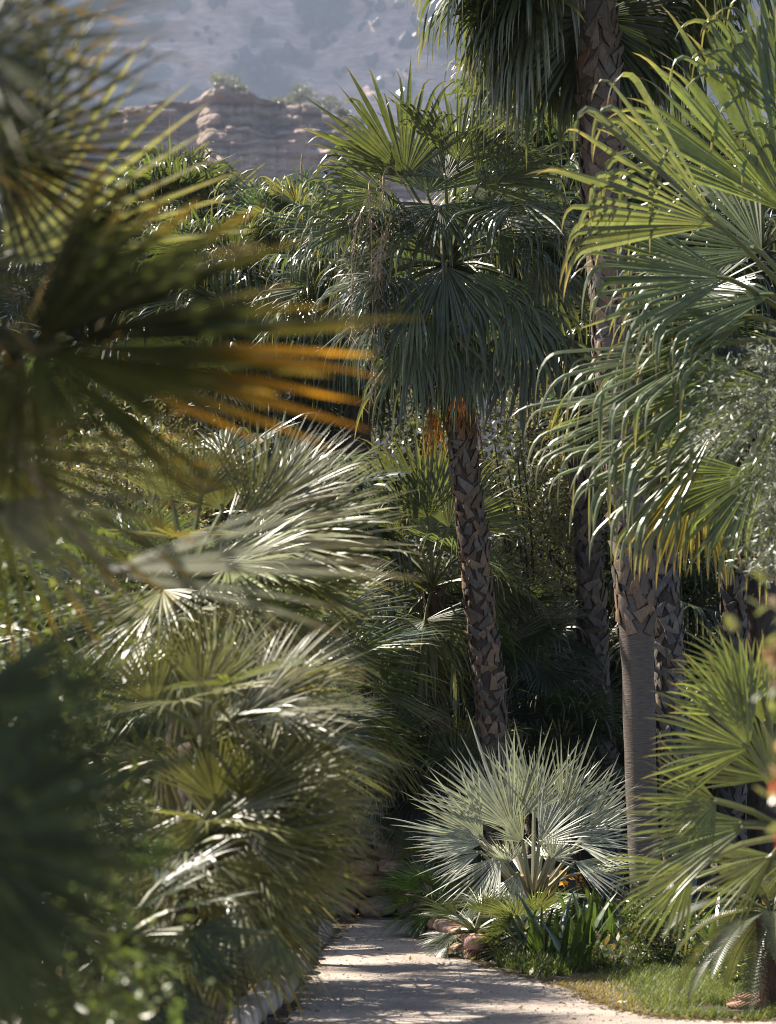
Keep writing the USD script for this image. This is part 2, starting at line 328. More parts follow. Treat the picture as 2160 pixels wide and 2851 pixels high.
tag(prim(sheet('path', path_pts, 0.004, M_PATH)), kind='structure')

rng = np.random.default_rng(5)
root, org = thing('kerb', 'pale stone block kerb along the near left edge of the gravel path', 'kerb', G(836, 2740))
ks = [G(*p) for p in ((700, 2905), (745, 2851), (800, 2790), (832, 2740), (862, 2690), (905, 2640), (940, 2606))]
ln = curve([k + A3(0, 0, 0) for k in ks], 60); sl = np.concatenate([[0], np.cumsum(np.linalg.norm(np.diff(ln, axis=0), axis=1))]); h = 0.0
while h < sl[-1] - .3:
    Ls = 0.4 + 0.22 * rng.random(); a, b = (np.array([np.interp(x, sl, ln[:, k]) for k in range(3)]) for x in (h, min(h + Ls, sl[-1])))
    v, f = stone_mesh(rng, (Ls, 0.2, 0.17 + .07 * rng.random()), 3, 0.05); v = np.sign(v) * np.abs(v)
    t = unit((b - a)[:2]); R2 = np.array([[t[0], -t[1], 0], [t[1], t[0], 0], [0, 0, 1]])
    mk('kerb_stone', v @ R2.T + (a + b) / 2 + A3(-.1 + rng.normal(0, .02), 0, 0.08), f, M_STONE, np.array((0.36, 0.31, 0.27)) * (0.8 + 0.35 * rng.random()), root, org, smooth=True)
    h += Ls + 0.03
def wall_of_stones(name, label, cat, a, b, rows, h, size, depth, col, seed, taper=0.0, rough=0.12):
    rng = np.random.default_rng(seed); a, b = np.asarray(a, float), np.asarray(b, float); L = np.linalg.norm(b - a); t = (b - a) / L
    root, org = thing(name, label, cat, a)
    n = A3(-t[1], t[0], 0); z = 0.0
    for r in range(rows):
        hh = h / rows * (0.85 + .3 * rng.random()); x = -0.1 * rng.random()
        while x < L:
            w = size * (0.6 + 0.9 * rng.random())
            v, f = stone_mesh(rng, (w * 1.04, depth * (0.9 + .3 * rng.random()), hh * 1.1), 2, rough)
            c = a + t * (x + w / 2) + n * (depth * .5 + rng.normal(0, .02) + taper * r) + A3(0, 0, z + hh / 2)
            mk('stone', np.outer(v[:, 0], t) + np.outer(v[:, 1], n) + np.outer(v[:, 2], A3(0, 0, 1)) + c, f, M_STONE, np.asarray(col) * (0.65 + 0.7 * rng.random()) * np.array([1, 1 + rng.normal(0, .05), 1 + rng.normal(0, .07)]), root, org, smooth=True)
            x += w
        z += hh
    return root
wall_of_stones('retaining_wall', 'low reddish stone retaining wall at the corner of the right bed', 'wall', G(1172, 2602), G(1300, 2672), 2, 0.22, 0.2, 0.2, (0.34, 0.215, 0.165), 11)
wall_of_stones('rock_wall', 'shaded wall of rounded boulders closing the far end of the path', 'wall', P(900, 2500, 31.6) * A3(1, 1, 0), P(1230, 2500, 31.4) * A3(1, 1, 0), 4, 0.82, 0.34, 0.45, (0.26, 0.17, 0.12), 13, 0.1, 0.25)
for k, (px, py, w, lab) in enumerate(((2110, 2805, .42, 'flat reddish rock lying at the grass edge below the cycad'), (2190, 2800, .5, 'reddish rock half out of frame beside the flat rock'), (1735, 2792, .07, 'tiny pale stone on the path edge at the near end of the grass'), (1926, 2806, .05, 'tiny white pebble at the middle of the grass edge'), (1480, 2690, .2, 'small tan rock at the foot of the leafy bed'))):
    rng = np.random.default_rng(40 + k); v, f = stone_mesh(rng, (w, w * .7, w * .3), 3, .5)
    p = mk('rock', v + G(px, py) + A3(0, 0.1 * w, w * .06), f, M_STONE, (0.36, 0.22, 0.16) if w > .1 and k != 4 else (0.62, 0.57, 0.52) if w < .1 else (.3, .22, .15), smooth=True)
    tag(prim(p), lab, 'rock')

# ------------------------------------------------------------------ the palms
def ground_under(px, Y): return A3(X(px, Y), Y, 0)
def keys_px(pts, Y): return [P(px, py, Y) for px, py in pts]
def lean(pts, Y, foot):
    k = keys_px(pts, Y); k.insert(0, A3(X(foot, Y), Y, -0.05)); return k
CAMV = A3(0, -1, 0.12); UP = A3(0, 0, 1)
def fr(root, org, heart, hub, ang, toward, Rpx, rng, normal=CAMV, Y=None, **kw):
    h = P(*hub) if len(hub) == 3 else P(hub[0], hub[1], Y)
    a = math.radians(ang); ax = unit(A3(math.cos(a), -toward, math.sin(a)))
    R = Rpx * h[1] / FPX / max(.35, math.hypot(ax[0], ax[2]))
    return frond(root, org, heart, h, ax, np.asarray(normal, float), R, rng, **kw)
FILI = dict(span=4.0, n=48, fuse=0.50, ds=0.60, droop=10.0, sag=0.25, cup=0.12, m=8, tips=0.55, tip0=0.8, tip=(0.24, 0.19, 0.07))
BUSHY = dict(mat=M_BUSHY, span=2.5, n=26, fuse=0.40, ds=0.8, droop=1.0, sag=0.12, cup=0.1, m=6, tips=0.6, tip0=0.85, tip=(0.26, 0.19, 0.07), twist=0.35)
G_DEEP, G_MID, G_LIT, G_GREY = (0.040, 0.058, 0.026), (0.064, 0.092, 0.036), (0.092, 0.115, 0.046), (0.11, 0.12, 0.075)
def shed(heart, rng, root, org, n, R, drop=0.5, side=None):
    """Dead orange fronds hanging against the trunk under the crown."""
    for i in range(n):
        az = side + rng.normal(0, .5) if side is not None else rng.random() * 2 * math.pi
        o = A3(math.cos(az), math.sin(az), 0)
        hub = heart + o * (0.17 + .1 * rng.random()) + A3(0, 0, -drop * (0.6 + .8 * rng.random()))
        frond(root, org, heart + A3(0, 0, -.2), hub, unit(o * .12 + A3(0, 0, -1)), o, R * (0.8 + .4 * rng.random()), rng, mat=M_DEAD, name='dead_frond', petcol=(0.2, 0.12, 0.06),
              span=1.1, n=18, fuse=.35, ds=.5, droop=2, sag=.3, cup=.1, m=6, base=np.array((0.40, 0.19, 0.035) if i % 2 else (.2, .13, .075)) * (0.7 + .6 * rng.random()), tip=(0.36, 0.21, 0.08), tips=.5)

# A: the middle palm, its booted trunk and its crown of hanging fans
rng = np.random.default_rng(101); Y = 31.0
root, org = thing('fan_palm', 'middle fan palm with sunlit criss-cross trunk and orange dead fronds below its crown', 'palm', ground_under(1392, Y))
hA = P(1250, 740, Y)
trunk(root, org, lean([(1375, 2080), (1325, 1600), (1290, 1260), (1262, 950), (1250, 760)], Y, 1392), 0.162, 0.138, rng, to_z=P(1290, 1180, Y)[2], pitch=.1, bw=.1, bh=.15, cols=((0.135, 0.115, 0.10), (0.24, 0.15, 0.09)))
crown(root, org, hA, rng, 26, .98, 0.95, el=(62, -50), az0=.4, green=G_DEEP, keep=lambda h, d: not (h[1] < hA[1] - .3 and abs(h[0] - hA[0]) < .6), **{**FILI, 'span': 3.2})
EXF = {**FILI, 'span': 2.7, 'fuse': .56, 'ds': .72, 'n': 38, 'm': 10, 'droop': 9.0}
for hub, ang, tw, Rp, nr, sp in (((1128, 496), 103, .1, 300, (.1, -1, .1), 2.2), ((1275, 450), 78, -.1, 250, (.2, -1, .1), 2.3), ((1075, 540), 148, .1, 270, (-.1, -1, .4), 1.8), ((1030, 610), 160, .2, 240, (-.4, -.8, .6), 1.8), ((1225, 573), -90, .55, 190, (0, -.7, .8), 3.4), ((1190, 540), 88, -.3, 210, (.1, -1, .2), 2.4), ((1330, 520), 40, -.1, 240, (.2, -1, .3), 2.0), ((1240, 500), 100, -.5, 230, (0, -1, .2), 2.4),
                             ((1241, 742), -90, .25, 260, (-.15, -1, .25), 2.3), ((1431, 562), 188, .25, 220, (-.1, -.7, .8), 2.0), ((1440, 556), -8, .3, 220, (.1, -.6, .9), 2.0), ((1320, 930), -97, .1, 240, (-.3, -1, .3), 1.7), ((1480, 905), -88, .0, 290, (.2, -1, .2), 2.5), ((1150, 930), -100, 0, 270, (-.4, -1, .2), 1.5), ((1190, 620), 185, .2, 240, (-.3, -.7, .8), 1.8), ((1345, 600), 15, .1, 260, (.1, -.7, .8), 1.9), ((1390, 500), 50, -.2, 240, (.1, -1, .3), 2.0), ((1080, 760), 200, .2, 230, (-.5, -.6, .7), 1.7),
                             ((1160, 820), -120, .2, 220, (-.5, -.7, .6), 1.7), ((1400, 760), -90, -.2, 280, (.2, -1, .3), 1.8), ((1265, 960), -92, .1, 200, (-.1, -1, .2), 1.6), ((1500, 720), -80, -.2, 280, (.2, -1, .3), 1.8), ((1100, 690), 215, .15, 240, (-.45, -.65, .62), 1.7), ((1330, 760), -60, .25, 230, (-.1, -.9, .5), 1.8), ((1380, 650), -30, .3, 220, (-.2, -.7, .7), 1.8), ((1210, 880), -80, .2, 210, (-.3, -.9, .4), 1.8), ((1060, 850), 240, .1, 230, (-.5, -.6, .6), 1.6), ((1430, 830), -60, .2, 240, (0, -.9, .5), 1.7)):
    fr(root, org, hA, (*hub, Y - .45 - .3 * (hub[1] > 700)), ang, tw, Rp, rng, nr, base=np.array((.072, .094, .034)) * (0.7 + .8 * rng.random()), **{**EXF, 'ragged': .3, 'span': sp, 'n': int(10 * sp + 8), 'ds': .85 if 60 < ang < 110 else .58})
shed(hA + A3(0, 0, -1.15), rng, root, org, 8, 0.55, .35)
for i in range(6):                                               # beige flower stalks hanging at the left of the crown
    a = P(1062 + rng.normal(0, 38), 580 + rng.normal(0, 50), Y - .8); b = a + A3(rng.normal(0, .06), -.08, -.45 - .3 * rng.random())
    pts = curve([hA, a + A3(.1, .2, .15), a, b, b + A3(rng.normal(0, .04), -.02, -.75)], 24); st = [tube(pts, np.linspace(.012, .005, 24), 4, False)]
    for q2 in pts[12:]:
        for _ in range(5): st.append(tube(np.array([q2, q2 + A3(*rng.normal(0, .05, 2), -.06), q2 + A3(*rng.normal(0, .07, 2), -.17)]), [.003, .004, .0015], 3, False))
    v, f = join(st); mk('flower_stalk', v, f, M_STEM, np.array((0.38, 0.29, 0.19)) * (.75 + .45 * rng.random()), root, org)
# B: the dark palm behind it to the right
rng = np.random.default_rng(102); Y = 34.5
root, org = thing('fan_palm', 'shaded fan palm with dark hanging crown between the middle palm and tall palm', 'palm', ground_under(1690, Y))
hB = P(1565, 600, Y)
trunk(root, org, lean([(1660, 1900), (1632, 1450), (1608, 1000), (1580, 720), (1565, 620)], Y, 1690), 0.165, 0.14, rng, to_z=P(1600, 900, Y)[2], cols=((0.11, 0.10, 0.095), (0.17, 0.12, 0.08)))
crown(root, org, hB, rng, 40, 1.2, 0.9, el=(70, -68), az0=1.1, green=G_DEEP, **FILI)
shed(hB + A3(0, 0, -.7), rng, root, org, 6, .9, .6)
# C: the tall palm, smooth below and booted above
rng = np.random.default_rng(103); Y = 28.5
root, org = thing('fan_palm', 'tallest fan palm, smooth grey lower trunk, booted above, crown out of frame', 'palm', ground_under(1795, Y))
hC = P(1648, -235, Y)
zc = P(1770, 1775, Y)[2]
trunk(root, org, lean([(1785, 2200), (1770, 1700), (1735, 1250), (1700, 850), (1668, 300), (1650, -200)], Y, 1795), 0.158, 0.2, rng, from_z=zc, to_z=9.9, mat=M_RING, pitch=.14, ring=8, bw=.135, bh=.2, barkcol=(0.122, 0.10, 0.085), cols=((0.17, 0.145, 0.13), (0.27, 0.165, 0.09)))
crown(root, org, hC, rng, 60, 1.45, 1.15, el=(40, -66), az0=.2, keep=lambda h, d: not (h[1] < hC[1] + .15 and abs(h[0] - hC[0] - .08) < .6 and d[2] < -.1), green=G_MID, power=.8, **{**FILI, 'tip': (0.27, 0.22, 0.09), 'tips': .6, 'tip0': .75})
# D and E: two booted trunks whose crowns stand behind the big right fans
for seed, Y, foot, line, lab, hp in ((104, 31.5, 1888, [(1872, 2000), (1845, 1600), (1825, 1300), (1815, 1050)], 'grey booted fan palm standing directly right of the smooth trunk', (1812, 960)),
                                     (105, 35.0, 2030, [(2035, 2000), (2045, 1600), (2055, 1300), (2060, 1150)], 'rightmost booted fan palm trunk, dark, below the olive bush', (2062, 1080))):
    rng = np.random.default_rng(seed); root, org = thing('fan_palm', lab, 'palm', ground_under(foot, Y)); h = P(*hp, Y)
    trunk(root, org, lean(line, Y, foot), 0.168, 0.15, rng, cols=((0.15, 0.14, 0.14), (0.2, 0.16, 0.12)))
    crown(root, org, h, rng, 22, 1.1, .85, el=(65, -60), az0=.7, green=G_DEEP, **FILI)
# F: the big backlit fans from the right
rng = np.random.default_rng(106); Y = 20.0
root, org = thing('fan_palm', 'large sunlit fan palm whose pale green fans reach in from the right edge', 'palm', ground_under(2330, Y))
hF = P(2300, 1000, Y)
trunk(root, org, lean([(2320, 2000), (2310, 1400), (2300, 1020)], Y, 2330), 0.2, 0.19, rng)
BIG = dict(span=3.5, n=50, fuse=0.60, ds=0.70, droop=16.0, taper=1.9, sag=0.10, cup=0.1, m=14, tips=0.75, tip0=0.82, tip=(0.36, 0.28, 0.12), twist=.8)
for hub, ang, tw, Rp, nr, sp, kw in (((2185, 590), 112, .0, 600, (.3, -1, -.05), 1.8, dict(ds=.85, droop=4)), ((2230, 380), 100, -.1, 520, (.4, -1, .1), 1.8, {}), ((2001, 628), 156, .5, 540, (.3, -1, .1), 1.15, dict(base=(.11, .135, .062))), ((2030, 776), 174, .25, 480, (-.1, -.9, .6), 1.5, {}), ((2150, 820), 182, .1, 480, (-.2, -.7, .8), 1.5, {}), ((2090, 880), 194, .2, 450, (-.3, -.7, .7), 1.3, {}),
                                 ((1960, 1070), 206, .2, 540, (-.35, -.7, .65), 1.15, {}), ((1990, 960), 199, .3, 520, (-.4, -.65, .65), 1.1, {}), ((2070, 1000), 200, .25, 480, (-.3, -.8, .6), 1.3, {}), ((2105, 1320), 205, .15, 340, (.1, -1, .2), 1.6, {}), ((1990, 1190), 214, .15, 520, (-.3, -.8, .6), 1.2, {}), ((1935, 1290), 262, .0, 330, (.1, -1, .0), 1.2, dict(ds=.8, base=(.15, .135, .04))), ((2150, 1250), 255, .05, 400, (.1, -1, .1), 1.6, {}),
                                 ((2240, 640), 60, .0, 420, (.2, -1, .1), 2.4, {}), ((2120, 700), 150, -.4, 420, (.3, -1, .2), 2.0, {}), ((2190, 1080), 215, -.5, 430, (.2, -.9, .2), 2.0, {})):
    kw = dict(kw, span=sp, n=int(14 * sp + 6)); g0 = kw.pop('base', (0.10, 0.135, 0.05))
    fr(root, org, hF, (*hub, Y - .35 - tw), ang, tw, Rp, rng, nr, pet=.016, base=np.array(g0) * (0.85 + .3 * rng.random()), **{**BIG, **kw})
crown(root, org, hF, rng, 12, 1.1, .9, el=(70, -40), az0=.3, green=G_LIT, azr=(-.7, 1.2), **FILI)

# palms behind, to the left of the middle one
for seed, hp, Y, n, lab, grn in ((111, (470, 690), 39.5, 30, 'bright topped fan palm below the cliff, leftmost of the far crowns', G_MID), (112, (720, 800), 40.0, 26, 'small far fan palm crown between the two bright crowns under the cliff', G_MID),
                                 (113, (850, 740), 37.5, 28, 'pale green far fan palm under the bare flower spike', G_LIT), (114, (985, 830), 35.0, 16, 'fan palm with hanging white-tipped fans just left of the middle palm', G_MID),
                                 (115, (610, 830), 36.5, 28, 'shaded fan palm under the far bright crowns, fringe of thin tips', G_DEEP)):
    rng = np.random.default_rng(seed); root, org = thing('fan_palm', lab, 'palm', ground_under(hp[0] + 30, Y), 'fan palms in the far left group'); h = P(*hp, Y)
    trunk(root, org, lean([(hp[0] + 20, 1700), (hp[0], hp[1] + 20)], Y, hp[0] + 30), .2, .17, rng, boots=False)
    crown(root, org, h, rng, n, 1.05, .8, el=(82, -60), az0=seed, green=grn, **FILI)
    if seed == 111:
        for hub, ang in (((470, 530), 92), ((410, 560), 120), ((545, 560), 65), ((580, 590), 50)): fr(root, org, h, (*hub, Y - .3), ang, .1, 190, rng, (0, -1, .1), base=G_LIT, **FILI)
    if seed == 113:
        for hub, ang in (((800, 600), 100), ((860, 590), 75), ((740, 620), 140)): fr(root, org, h, (*hub, Y - .3), ang, .1, 150, rng, (0, -1, .1), base=(0.07, 0.12, 0.06), **FILI)
        v, f = tube(curve([h, P(838, 520, Y), P(843, 428, Y)], 9), np.linspace(.03, .012, 9), 5); mk('flower_spike', v, f, M_STEM, (0.3, 0.2, 0.12), root, org)
    if seed == 114:
        for hub, ang, tw, Rp, nr in (((992, 690), -100, .35, 210, (0, -1, .7)), ((930, 640), 170, .2, 220, (-.2, -.9, .8)), ((900, 800), 215, .2, 230, (-.2, -.9, .6)), ((1000, 850), -92, .15, 260, (0, -1, .3))): fr(root, org, h, (*hub, Y - .6), ang, tw, Rp, rng, nr, base=np.array(G_MID) * 1.05, **FILI)

# shorter palms under the crowns, in shade
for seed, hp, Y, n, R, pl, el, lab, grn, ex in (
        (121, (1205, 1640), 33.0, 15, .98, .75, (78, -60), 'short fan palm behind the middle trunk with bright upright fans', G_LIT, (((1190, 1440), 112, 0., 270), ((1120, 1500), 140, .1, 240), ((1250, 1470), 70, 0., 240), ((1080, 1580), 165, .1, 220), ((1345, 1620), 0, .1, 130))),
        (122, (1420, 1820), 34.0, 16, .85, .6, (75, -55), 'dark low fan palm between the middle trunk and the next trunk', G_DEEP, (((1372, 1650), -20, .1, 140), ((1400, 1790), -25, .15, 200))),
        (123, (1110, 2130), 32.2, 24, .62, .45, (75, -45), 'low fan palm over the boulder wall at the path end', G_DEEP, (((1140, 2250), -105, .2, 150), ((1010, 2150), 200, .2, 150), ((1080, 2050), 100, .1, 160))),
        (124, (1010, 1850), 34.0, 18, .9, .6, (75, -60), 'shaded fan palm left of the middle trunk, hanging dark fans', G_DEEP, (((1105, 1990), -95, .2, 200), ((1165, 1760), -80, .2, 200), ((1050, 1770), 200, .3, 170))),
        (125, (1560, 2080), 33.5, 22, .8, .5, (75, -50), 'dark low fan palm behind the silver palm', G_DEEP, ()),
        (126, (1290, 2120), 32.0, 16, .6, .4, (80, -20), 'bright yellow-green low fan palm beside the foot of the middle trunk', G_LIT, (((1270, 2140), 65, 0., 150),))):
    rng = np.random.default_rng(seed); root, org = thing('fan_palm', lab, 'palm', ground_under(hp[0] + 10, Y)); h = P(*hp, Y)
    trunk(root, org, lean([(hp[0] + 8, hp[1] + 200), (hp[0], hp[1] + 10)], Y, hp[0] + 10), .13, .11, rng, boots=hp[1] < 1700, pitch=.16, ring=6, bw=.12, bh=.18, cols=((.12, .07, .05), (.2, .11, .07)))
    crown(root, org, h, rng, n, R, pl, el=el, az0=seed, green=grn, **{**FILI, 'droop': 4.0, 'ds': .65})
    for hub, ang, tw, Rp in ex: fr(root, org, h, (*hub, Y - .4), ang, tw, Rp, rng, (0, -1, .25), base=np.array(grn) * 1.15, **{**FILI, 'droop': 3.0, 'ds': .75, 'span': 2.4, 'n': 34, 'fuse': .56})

# I: the silver palm in the right bed
rng = np.random.default_rng(130); Y = 26.2
root, org = thing('silver_palm', 'silvery blue fan palm with stiff leaves in the bed right of the path', 'palm', ground_under(1490, Y))
hI = P(1484, 2500, Y)
v, f = tube(curve([A3(X(1490, Y), Y, -.05), hI + A3(0, 0, -.15), hI], 8), np.linspace(.13, .1, 8), 12); mk('trunk', v, f, M_BARK, (.14, .09, .06), root, org, smooth=True)
for i in range(6):
    o = A3(math.cos(i * 1.05), math.sin(i * 1.05), 0); v, f = tube(curve([hI + A3(0, 0, -.35) + o * .1, hI + o * .16, hI + o * .24 + A3(0, 0, .22)], 5), [.05, .045, .04, .035, .025], 5); mk('leaf_base', v, f, M_BOOT, (.3, .2, .11), root, org)
SILV = dict(ragged=.25, span=2.7, n=30, fuse=0.42, ds=0.9, droop=0.6, sag=0.10, cup=0.25, m=7, tips=0.5, tip0=0.88, tip=(0.36, 0.28, 0.14), twist=.3, mat=M_SILVER, petcol=(0.25, 0.24, 0.15), pet=.014, pleat=.45)
S1 = np.array((0.38, 0.40, 0.34))
for hub, ang, tw, Rp, nr, sp in (((1428, 2309), 106, .1, 270, (-.1, -1, .3), 2.0), ((1486, 2262), 80, 0, 235, (.1, -1, .2), 1.7), ((1565, 2274), 62, .05, 235, (.2, -1, .2), 1.3), ((1345, 2335), 138, .15, 230, (-.2, -1, .5), 1.5), ((1340, 2350), 166, .2, 215, (-.3, -.8, .7), 1.5), ((1338, 2372), 192, .25, 200, (-.4, -.7, .7), 1.4), ((1394, 2384), 228, .3, 225, (-.45, -.65, .62), 1.5), ((1414, 2405), 100, .3, 95, (0, -1, .4), 1.8),
                                 ((1537, 2391), 60, .4, 90, (0, -1, .5), 2.4), ((1579, 2322), 32, .1, 195, (.1, -1, .5), 1.5), ((1606, 2350), 3, .15, 185, (.1, -.8, .8), 1.6), ((1640, 2300), 42, -.1, 190, (.2, -1, .3), 1.3), ((1600, 2400), -22, .2, 180, (.2, -.7, .8), 1.5), ((1455, 2345), 128, .45, 130, (-.3, -1, .6), 1.3), ((1400, 2280), 122, -.3, 255, (0, -1, .3), 1.6), ((1520, 2300), 88, -.4, 230, (.1, -1, .2), 1.8), ((1440, 2430), 250, .25, 170, (-.3, -.8, .6), 1.4), ((1500, 2350), 50, .3, 170, (-.2, -.9, .6), 1.6)):
    fr(root, org, hI, (*hub, Y - tw * 1.5), ang, tw, Rp * .9, rng, nr, base=S1 * (0.65 + .5 * rng.random()), bow=-.04, **{**SILV, 'span': sp, 'n': int(10 * sp + 6)})
crown(root, org, hI, rng, 5, .6, .5, el=(60, 5), az0=2.0, green=S1, bend=14, azr=(.3, 2.8), **{**SILV, 'span': 2.0, 'n': 24})

for az_, e_ in ((-1.9, -.5), (-1.2, -.7), (-2.6, -.4), (.2, -.6)):
    d_ = A3(math.cos(az_) * math.cos(e_), math.sin(az_) * math.cos(e_), math.sin(e_)); frond(root, org, hI, hI + d_ * .22, unit(d_ + A3(0, 0, -.5)), A3(d_[0], d_[1], .6), .34, rng, mat=M_DEAD, name='dead_frond', petcol=(.2, .13, .07), span=2.2, n=20, fuse=.35, ds=.6, droop=3, m=6, base=np.array((.26, .19, .11)) * (.6 + .6 * rng.random()), tip=(.3, .22, .13))

# J: the green fan palm at the right edge
rng = np.random.default_rng(140); Y = 16.5
root, org = thing('fan_palm', 'near green fan palm with stiff pointed fans at the lower right edge', 'palm', ground_under(2420, Y))
hJ = P(2200, 2330, Y)
trunk(root, org, lean([(2330, 2560), (2200, 2335)], Y, 2420), .11, .1, rng, boots=False)
JK = {**BUSHY, 'mat': M_LEAF, 'n': 27, 'span': 3.3, 'm': 8, 'fuse': .45, 'taper': 2.0, 'tip': (0.34, 0.25, 0.12)}
for hub, ang, tw, Rp, nr, sp in (((2085, 2083), 148, .05, 300, (.2, -1, .1), 2.3), ((2072, 1994), 112, 0, 230, (.2, -1, 0), 2.2), ((1992, 2226), 166, .1, 215, (.1, -1, .3), 1.3), ((1995, 2232), 215, .15, 150, (0, -1, .3), 1.6), ((2085, 2288), 188, .1, 340, (-.1, -1, .4), .95), ((2080, 2300), 200, .15, 300, (-.2, -.9, .5), .8), ((1928, 2418), 213, .1, 240, (.05, -1, .2), 1.7), ((2130, 2020), 75, -.1, 250, (.2, -1, .1), 2.0), ((2150, 2170), 130, -.2, 260, (.2, -1, .1), 2.0), ((2150, 2380), 205, -.1, 250, (0, -1, .3), 1.4), ((2110, 1900), 165, -.1, 230, (.1, -1, .2), 1.4)):
    fr(root, org, hJ, (*hub, Y - tw), ang, tw, Rp, rng, nr, base=np.array((0.12, 0.155, 0.045)) * (0.8 + .4 * rng.random()), **{**JK, 'span': sp, 'n': int(8.5 * sp + 6)})
crown(root, org, hJ, rng, 9, .5, .45, el=(60, -30), az0=1., green=G_LIT, azr=(-1.2, 1.5), **BUSHY)

# O, P: the bushy palms along the left of the path
def bushy(seed, hp, Y, n, R, pl, lab, grn, ex, el=(80, -45), foot=None, azr=None):
    rng = np.random.default_rng(seed); root, org = thing('bushy_palm', lab, 'palm', ground_under(foot or hp[0], Y)); h = P(*hp, Y)
    trunk(root, org, lean([(hp[0], hp[1] + 12)], Y, foot or hp[0]), .13, .12, rng, boots=False)
    crown(root, org, h, rng, n, R, pl, el=(38, -45) if azr else el, az0=seed, green=grn, bend=16, azr=azr, **BUSHY)
    for hub, ang, tw, Rp, nr in ex: fr(root, org, h, (*hub, Y - tw), ang, tw, Rp, rng, nr, base=np.array(grn) * (0.6 + .65 * rng.random()), **{**BUSHY, 'm': 8, 'n': 26, 'span': 1.9})
GS = (0.15, 0.158, 0.056)
bushy(150, (520, 1640), 17.0, 15, .72, .6, 'large pale bushy palm, highest of those beside the path on the left', GS,
      (((690, 1500), 25, .1, 420, (-.45, -.65, .62)), ((700, 1440), 62, .05, 300, (0, -1, .1)), ((480, 1400), 95, 0, 230, (0, -1, .1)), ((560, 1380), 75, .05, 200, (0, -1, .1)), ((720, 1560), 5, .1, 420, (-.45, -.65, .62)), ((720, 1700), -20, .3, 260, (.3, -.9, .6)), ((640, 1700), -50, .3, 260, (.2, -.9, .5)), ((420, 1700), 200, .2, 240, (-.2, -.9, .6)), ((860, 1640), 10, .2, 250, (.1, -.9, .7)), ((620, 1420), 110, 0, 220, (0, -1, .2)), ((600, 1560), 40, .2, 300, (-.45, -.65, .62)), ((640, 1620), -15, .2, 320, (-.4, -.6, .7)), ((470, 1560), 150, .2, 260, (-.5, -.6, .6)), ((760, 1480), 40, 0, 380, (-.35, -.7, .6)), ((790, 1530), 18, .05, 400, (-.45, -.6, .66)), ((740, 1420), 55, -.05, 330, (-.4, -.7, .6))), azr=(-2.3, .9))
bushy(151, (560, 2050), 14.5, 14, .62, .5, 'middle bushy palm at the left with pale glinting leaves', (0.135, 0.14, 0.05),
      (((640, 2020), 50, .1, 300, (-.45, -.65, .62)), ((700, 2060), 12, .1, 320, (-.45, -.65, .62)), ((560, 1930), 80, .1, 240, (0, -1, .1)), ((640, 2180), -15, .3, 300, (.2, -.8, .7)), ((430, 1960), 120, .1, 260, (0, -1, .2)), ((540, 2200), -60, .3, 240, (-.3, -.7, .6)), ((560, 2080), 75, .25, 260, (-.45, -.65, .62)), ((680, 2000), 32, .05, 330, (-.4, -.7, .55)), ((620, 2120), -5, .25, 300, (-.5, -.6, .65)), ((720, 1960), 25, 0, 330, (-.4, -.65, .65)), ((600, 1940), 62, .05, 280, (-.45, -.65, .6)), ((780, 2120), -8, .1, 280, (-.4, -.6, .7))), azr=(-2.3, .9))
bushy(152, (520, 2380), 14.0, 14, .58, .45, 'lower bushy palm leaning its stiff leaves over the path from the left', (0.135, 0.14, 0.048),
      (((760, 2270), 28, .1, 290, (-.45, -.65, .62)), ((790, 2310), 0, .1, 300, (-.45, -.65, .62)), ((700, 2230), 60, .1, 260, (0, -1, .2)), ((720, 2400), -25, .25, 230, (.2, -.8, .7)), ((640, 2450), -55, .2, 240, (.2, -.9, .5)), ((700, 2500), -75, .1, 220, (.2, -.9, .3)), ((600, 2230), 100, .1, 260, (0, -1, .1)), ((680, 2330), 15, .3, 300, (-.4, -.6, .7)), ((720, 2210), 45, .1, 300, (-.45, -.65, .62)), ((600, 2400), -35, .3, 260, (-.4, -.7, .6)), ((800, 2250), 12, .05, 280, (-.45, -.65, .62)), ((640, 2260), 40, .2, 300, (-.4, -.65, .65)), ((740, 2390), -18, .15, 270, (-.4, -.6, .7))), azr=(-2.3, .9))
bushy(153, (690, 2420), 20.5, 36, .5, .42, 'green bushy palm hanging fine leaf tips over the far left path edge', G_MID,
      (((800, 2480), -30, .2, 170, (.2, -.9, .6)), ((770, 2560), -65, .1, 190, (.2, -.9, .4)), ((800, 2330), 60, .1, 200, (0, -1, .2))), foot=640)
bushy(154, (330, 2640), 13.0, 24, .42, .35, 'dark bushy palm lowest in the left bed beside the kerb', G_DEEP,
      (((520, 2600), -20, .2, 220, (.2, -.9, .6)), ((760, 2600), -100, .1, 190, (.2, -.9, .3))), foot=400)
bushy(155, (850, 1900), 24.0, 24, .8, .6, 'green bushy palm left of the short palm, behind the pale left palms', G_MID,
      (((930, 1830), 20, .1, 230, (0, -1, .4)), ((900, 2000), -35, .2, 240, (.2, -.9, .6)), ((860, 1730), 70, .1, 220, (0, -1, .1)), ((905, 1720), 5, .3, 230, (0, -.8, .8))))
bushy(156, (330, 1750), 20.0, 30, .8, .6, 'bushy palm in the left thicket, mostly hidden behind blurred leaves', G_MID, (), el=(80, -60))
bushy(157, (720, 2100), 22.0, 34, .7, .5, 'dark bushy palm tucked between the left palms and the path end', G_DEEP, ())
bushy(158, (250, 2200), 18.0, 32, .9, .6, 'bushy palm behind the dark blurred fan at the left edge', G_MID, ())
